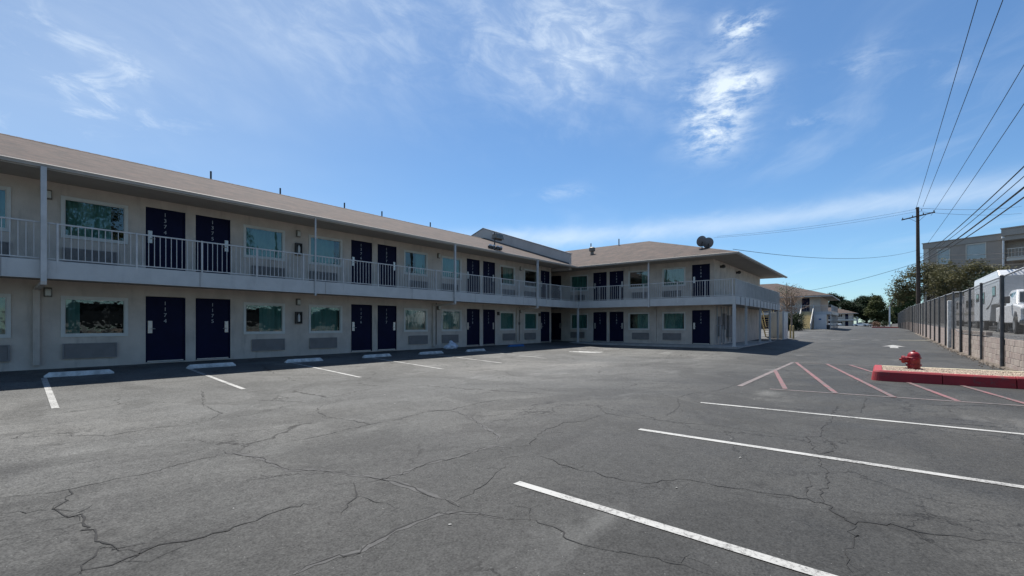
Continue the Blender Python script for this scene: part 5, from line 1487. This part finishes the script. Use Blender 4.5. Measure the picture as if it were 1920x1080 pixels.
def van(label, x, y, L, h):
    t = thing('parked_van', label, 'van', (x, y, gl(x)), 0, 'dark vans mirrored in the windows')
    pr = [(0, .45), (-.05, .95), (.15, 1.15), (1.0, 1.25), (1.75, h - .1), (2.1, h), (L - .1, h), (L, h - .15), (L, .45)]
    MB().prism(pr, lambda u, v, d: (u, d, v), 0, -1.95).build('body', 'van_dark', t, bevel=.06, seg=2)
    for a, b_ in ((1.7, 2.7), (2.85, 3.7), (3.85, L - .3)): MB().box(a, b_, .001, .012, 1.3, h - .22).build('side_window', 'glass_dark', t)
    MB().box(-.09, .0, -1.8, -.15, .45, .7).build('bumper', 'dark_metal', t)
    for s in (-.2, -1.75): MB().box(-.07, .02, s - .14, s + .14, .82, 1.0).build('headlight', 'lamp_glass', t, bevel=.02)
    for wx in (.9, L - 1.0):
        for s in (-.1, -1.85): MB().lathe([(.2, -.1), (.34, -.09), (.34, .09), (.2, .1)], (wx, s, .34), 18, 'y').build('wheel', 'rubber', t, smooth='auto')
van('dark van behind the fence, mirrored in the window left of door 1174', 3.2, -5.6, 5.6, 1.95)
van('dark van behind the fence, mirrored in the window right of door 1175', 13.4, -5.6, 5.6, 1.9)
van('dark van behind the fence, mirrored in the window right of the fire extinguisher', 20.2, -5.7, 5.4, 1.9)
# ---- street light and planted island far down the lane
sl = thing('street_light', 'white street light with a dark slanting arm at the end of the fence', 'street light', (150, -2.0, gz(150, -2)))
MB().tube([(0, 0, 0), (0, 0, 5.4)], [.17, .13], 10).build('pole', 'rv_white', sl)
MB().tube([(0, 0, 5.3), (.6, -.9, 7.2), (.9, -1.3, 8.4)], [.12, .10, .08], 8).build('arm', 'dark_metal', sl)
MB().box(.6, 1.3, -1.75, -1.25, 8.3, 8.6).build('lamp_head', 'dark_metal', sl)
fi = thing('traffic_island', None, None); fi['kind'] = 'structure'
z_ = gz(140, -1)
MB().box(134, 138, -3.3, 1.4, z_ - .02, z_ + .22).build('kerb', 'kerb_red', fi, bevel=.03)
MB().box(134.2, 137.8, -3.2, 1.2, z_ + .221, z_ + .25).build('soil', 'gravel', fi)
for i, (x, y, m_, lb) in enumerate(((136, .7, 'leaf_dry', 'pale dry bush on the far red-kerbed island'), (137, -.8, 'leaf_dark', 'dark low bush on the far red-kerbed island'))):
    s = thing('shrub', lb, 'shrub', (x, y, z_ + .24))
    mb = MB(); limbs(mb, Vector((0, 0, 0)), .9, .05, random.Random(50 + i), n=6, spread=.8); mb.build('stem', 'bark', s)
    finish(bpy.data.objects.new('crown', crown_mesh([(0, 0, .7, .6, .7, .5, 1)], 60, 18, .10, 51 + i, spread=.35)), m_, s)

# ---- parked cars far down the lane
def car(label, x, y, rz, mat):
    c = thing('parked_car', label, 'car', (x, y, gz(x, y)), rz, 'cars parked far down the lane')
    p = [(-2.2, .35), (-2.25, .75), (-2.1, .95), (-1.0, 1.02), (2.0, .92), (2.25, .75), (2.25, .35), (1.75, .3), (1.6, .58), (1.3, .66), (1.0, .58), (.85, .3), (-.85, .3), (-1.0, .58), (-1.3, .66), (-1.6, .58), (-1.75, .3)]
    MB().prism(p, lambda u, v, d: (u, d, v), -.88, .88).build('body', mat, c, bevel=.06, seg=2)
    m = MB(); cp = [(-1.75, .97), (-1.1, 1.42), (.35, 1.45), (1.2, .95)]
    i0 = [(u, -.8 if v < 1.1 else -.62, v) for u, v in cp]; i1 = [(u, .8 if v < 1.1 else .62, v) for u, v in cp]
    m.v = i0 + i1; m.f = [(3, 2, 1, 0), (4, 5, 6, 7)] + [(k, (k + 1) % 4, 4 + (k + 1) % 4, 4 + k) for k in range(4)]
    m.build('cabin', 'glass_dark', c, bevel=.05)
    MB().box(-1.05, .3, -.6, .6, 1.44, 1.475).build('roof', mat, c, bevel=.02)
    for wx in (-1.3, 1.3):
        for s in (-.8, .8):
            o = MB().lathe([(.18, -.1), (.32, -.09), (.32, .09), (.18, .1)], (wx, s, .32), 16, 'y').build('wheel', 'rubber', c, smooth='auto'); MB().lathe([(.18, -.105), (.18, .105)], (wx, s, .32), 12, 'y').build('rim', 'galv', o)
car('white car parked in front of the third motel block', 206, 13.2, R(75), 'white_paint')
car('white car parked right of the third motel block', 212, 5.4, R(80), 'white_paint')
car('silver car parked under the dark trees at the end of the lane', 222, 3.0, R(20), 'galv')

# litter specks on the asphalt
m = MB(); rr = random.Random(77)
for _ in range(60):
    x, y = rr.uniform(1, 16), rr.uniform(0, 13); s = rr.uniform(.006, .02); z = gz(x, y) + .003
    m.poly([(x + s * math.cos(k * 1.26) * rr.uniform(.6, 1.2), y + s * math.sin(k * 1.26) * rr.uniform(.6, 1.2), z + rr.uniform(0, .008)) for k in range(5)])
tag(m.build('litter', 'litter_grey'), 'tiny pale scraps of litter scattered over the asphalt', 'litter', kind='stuff')
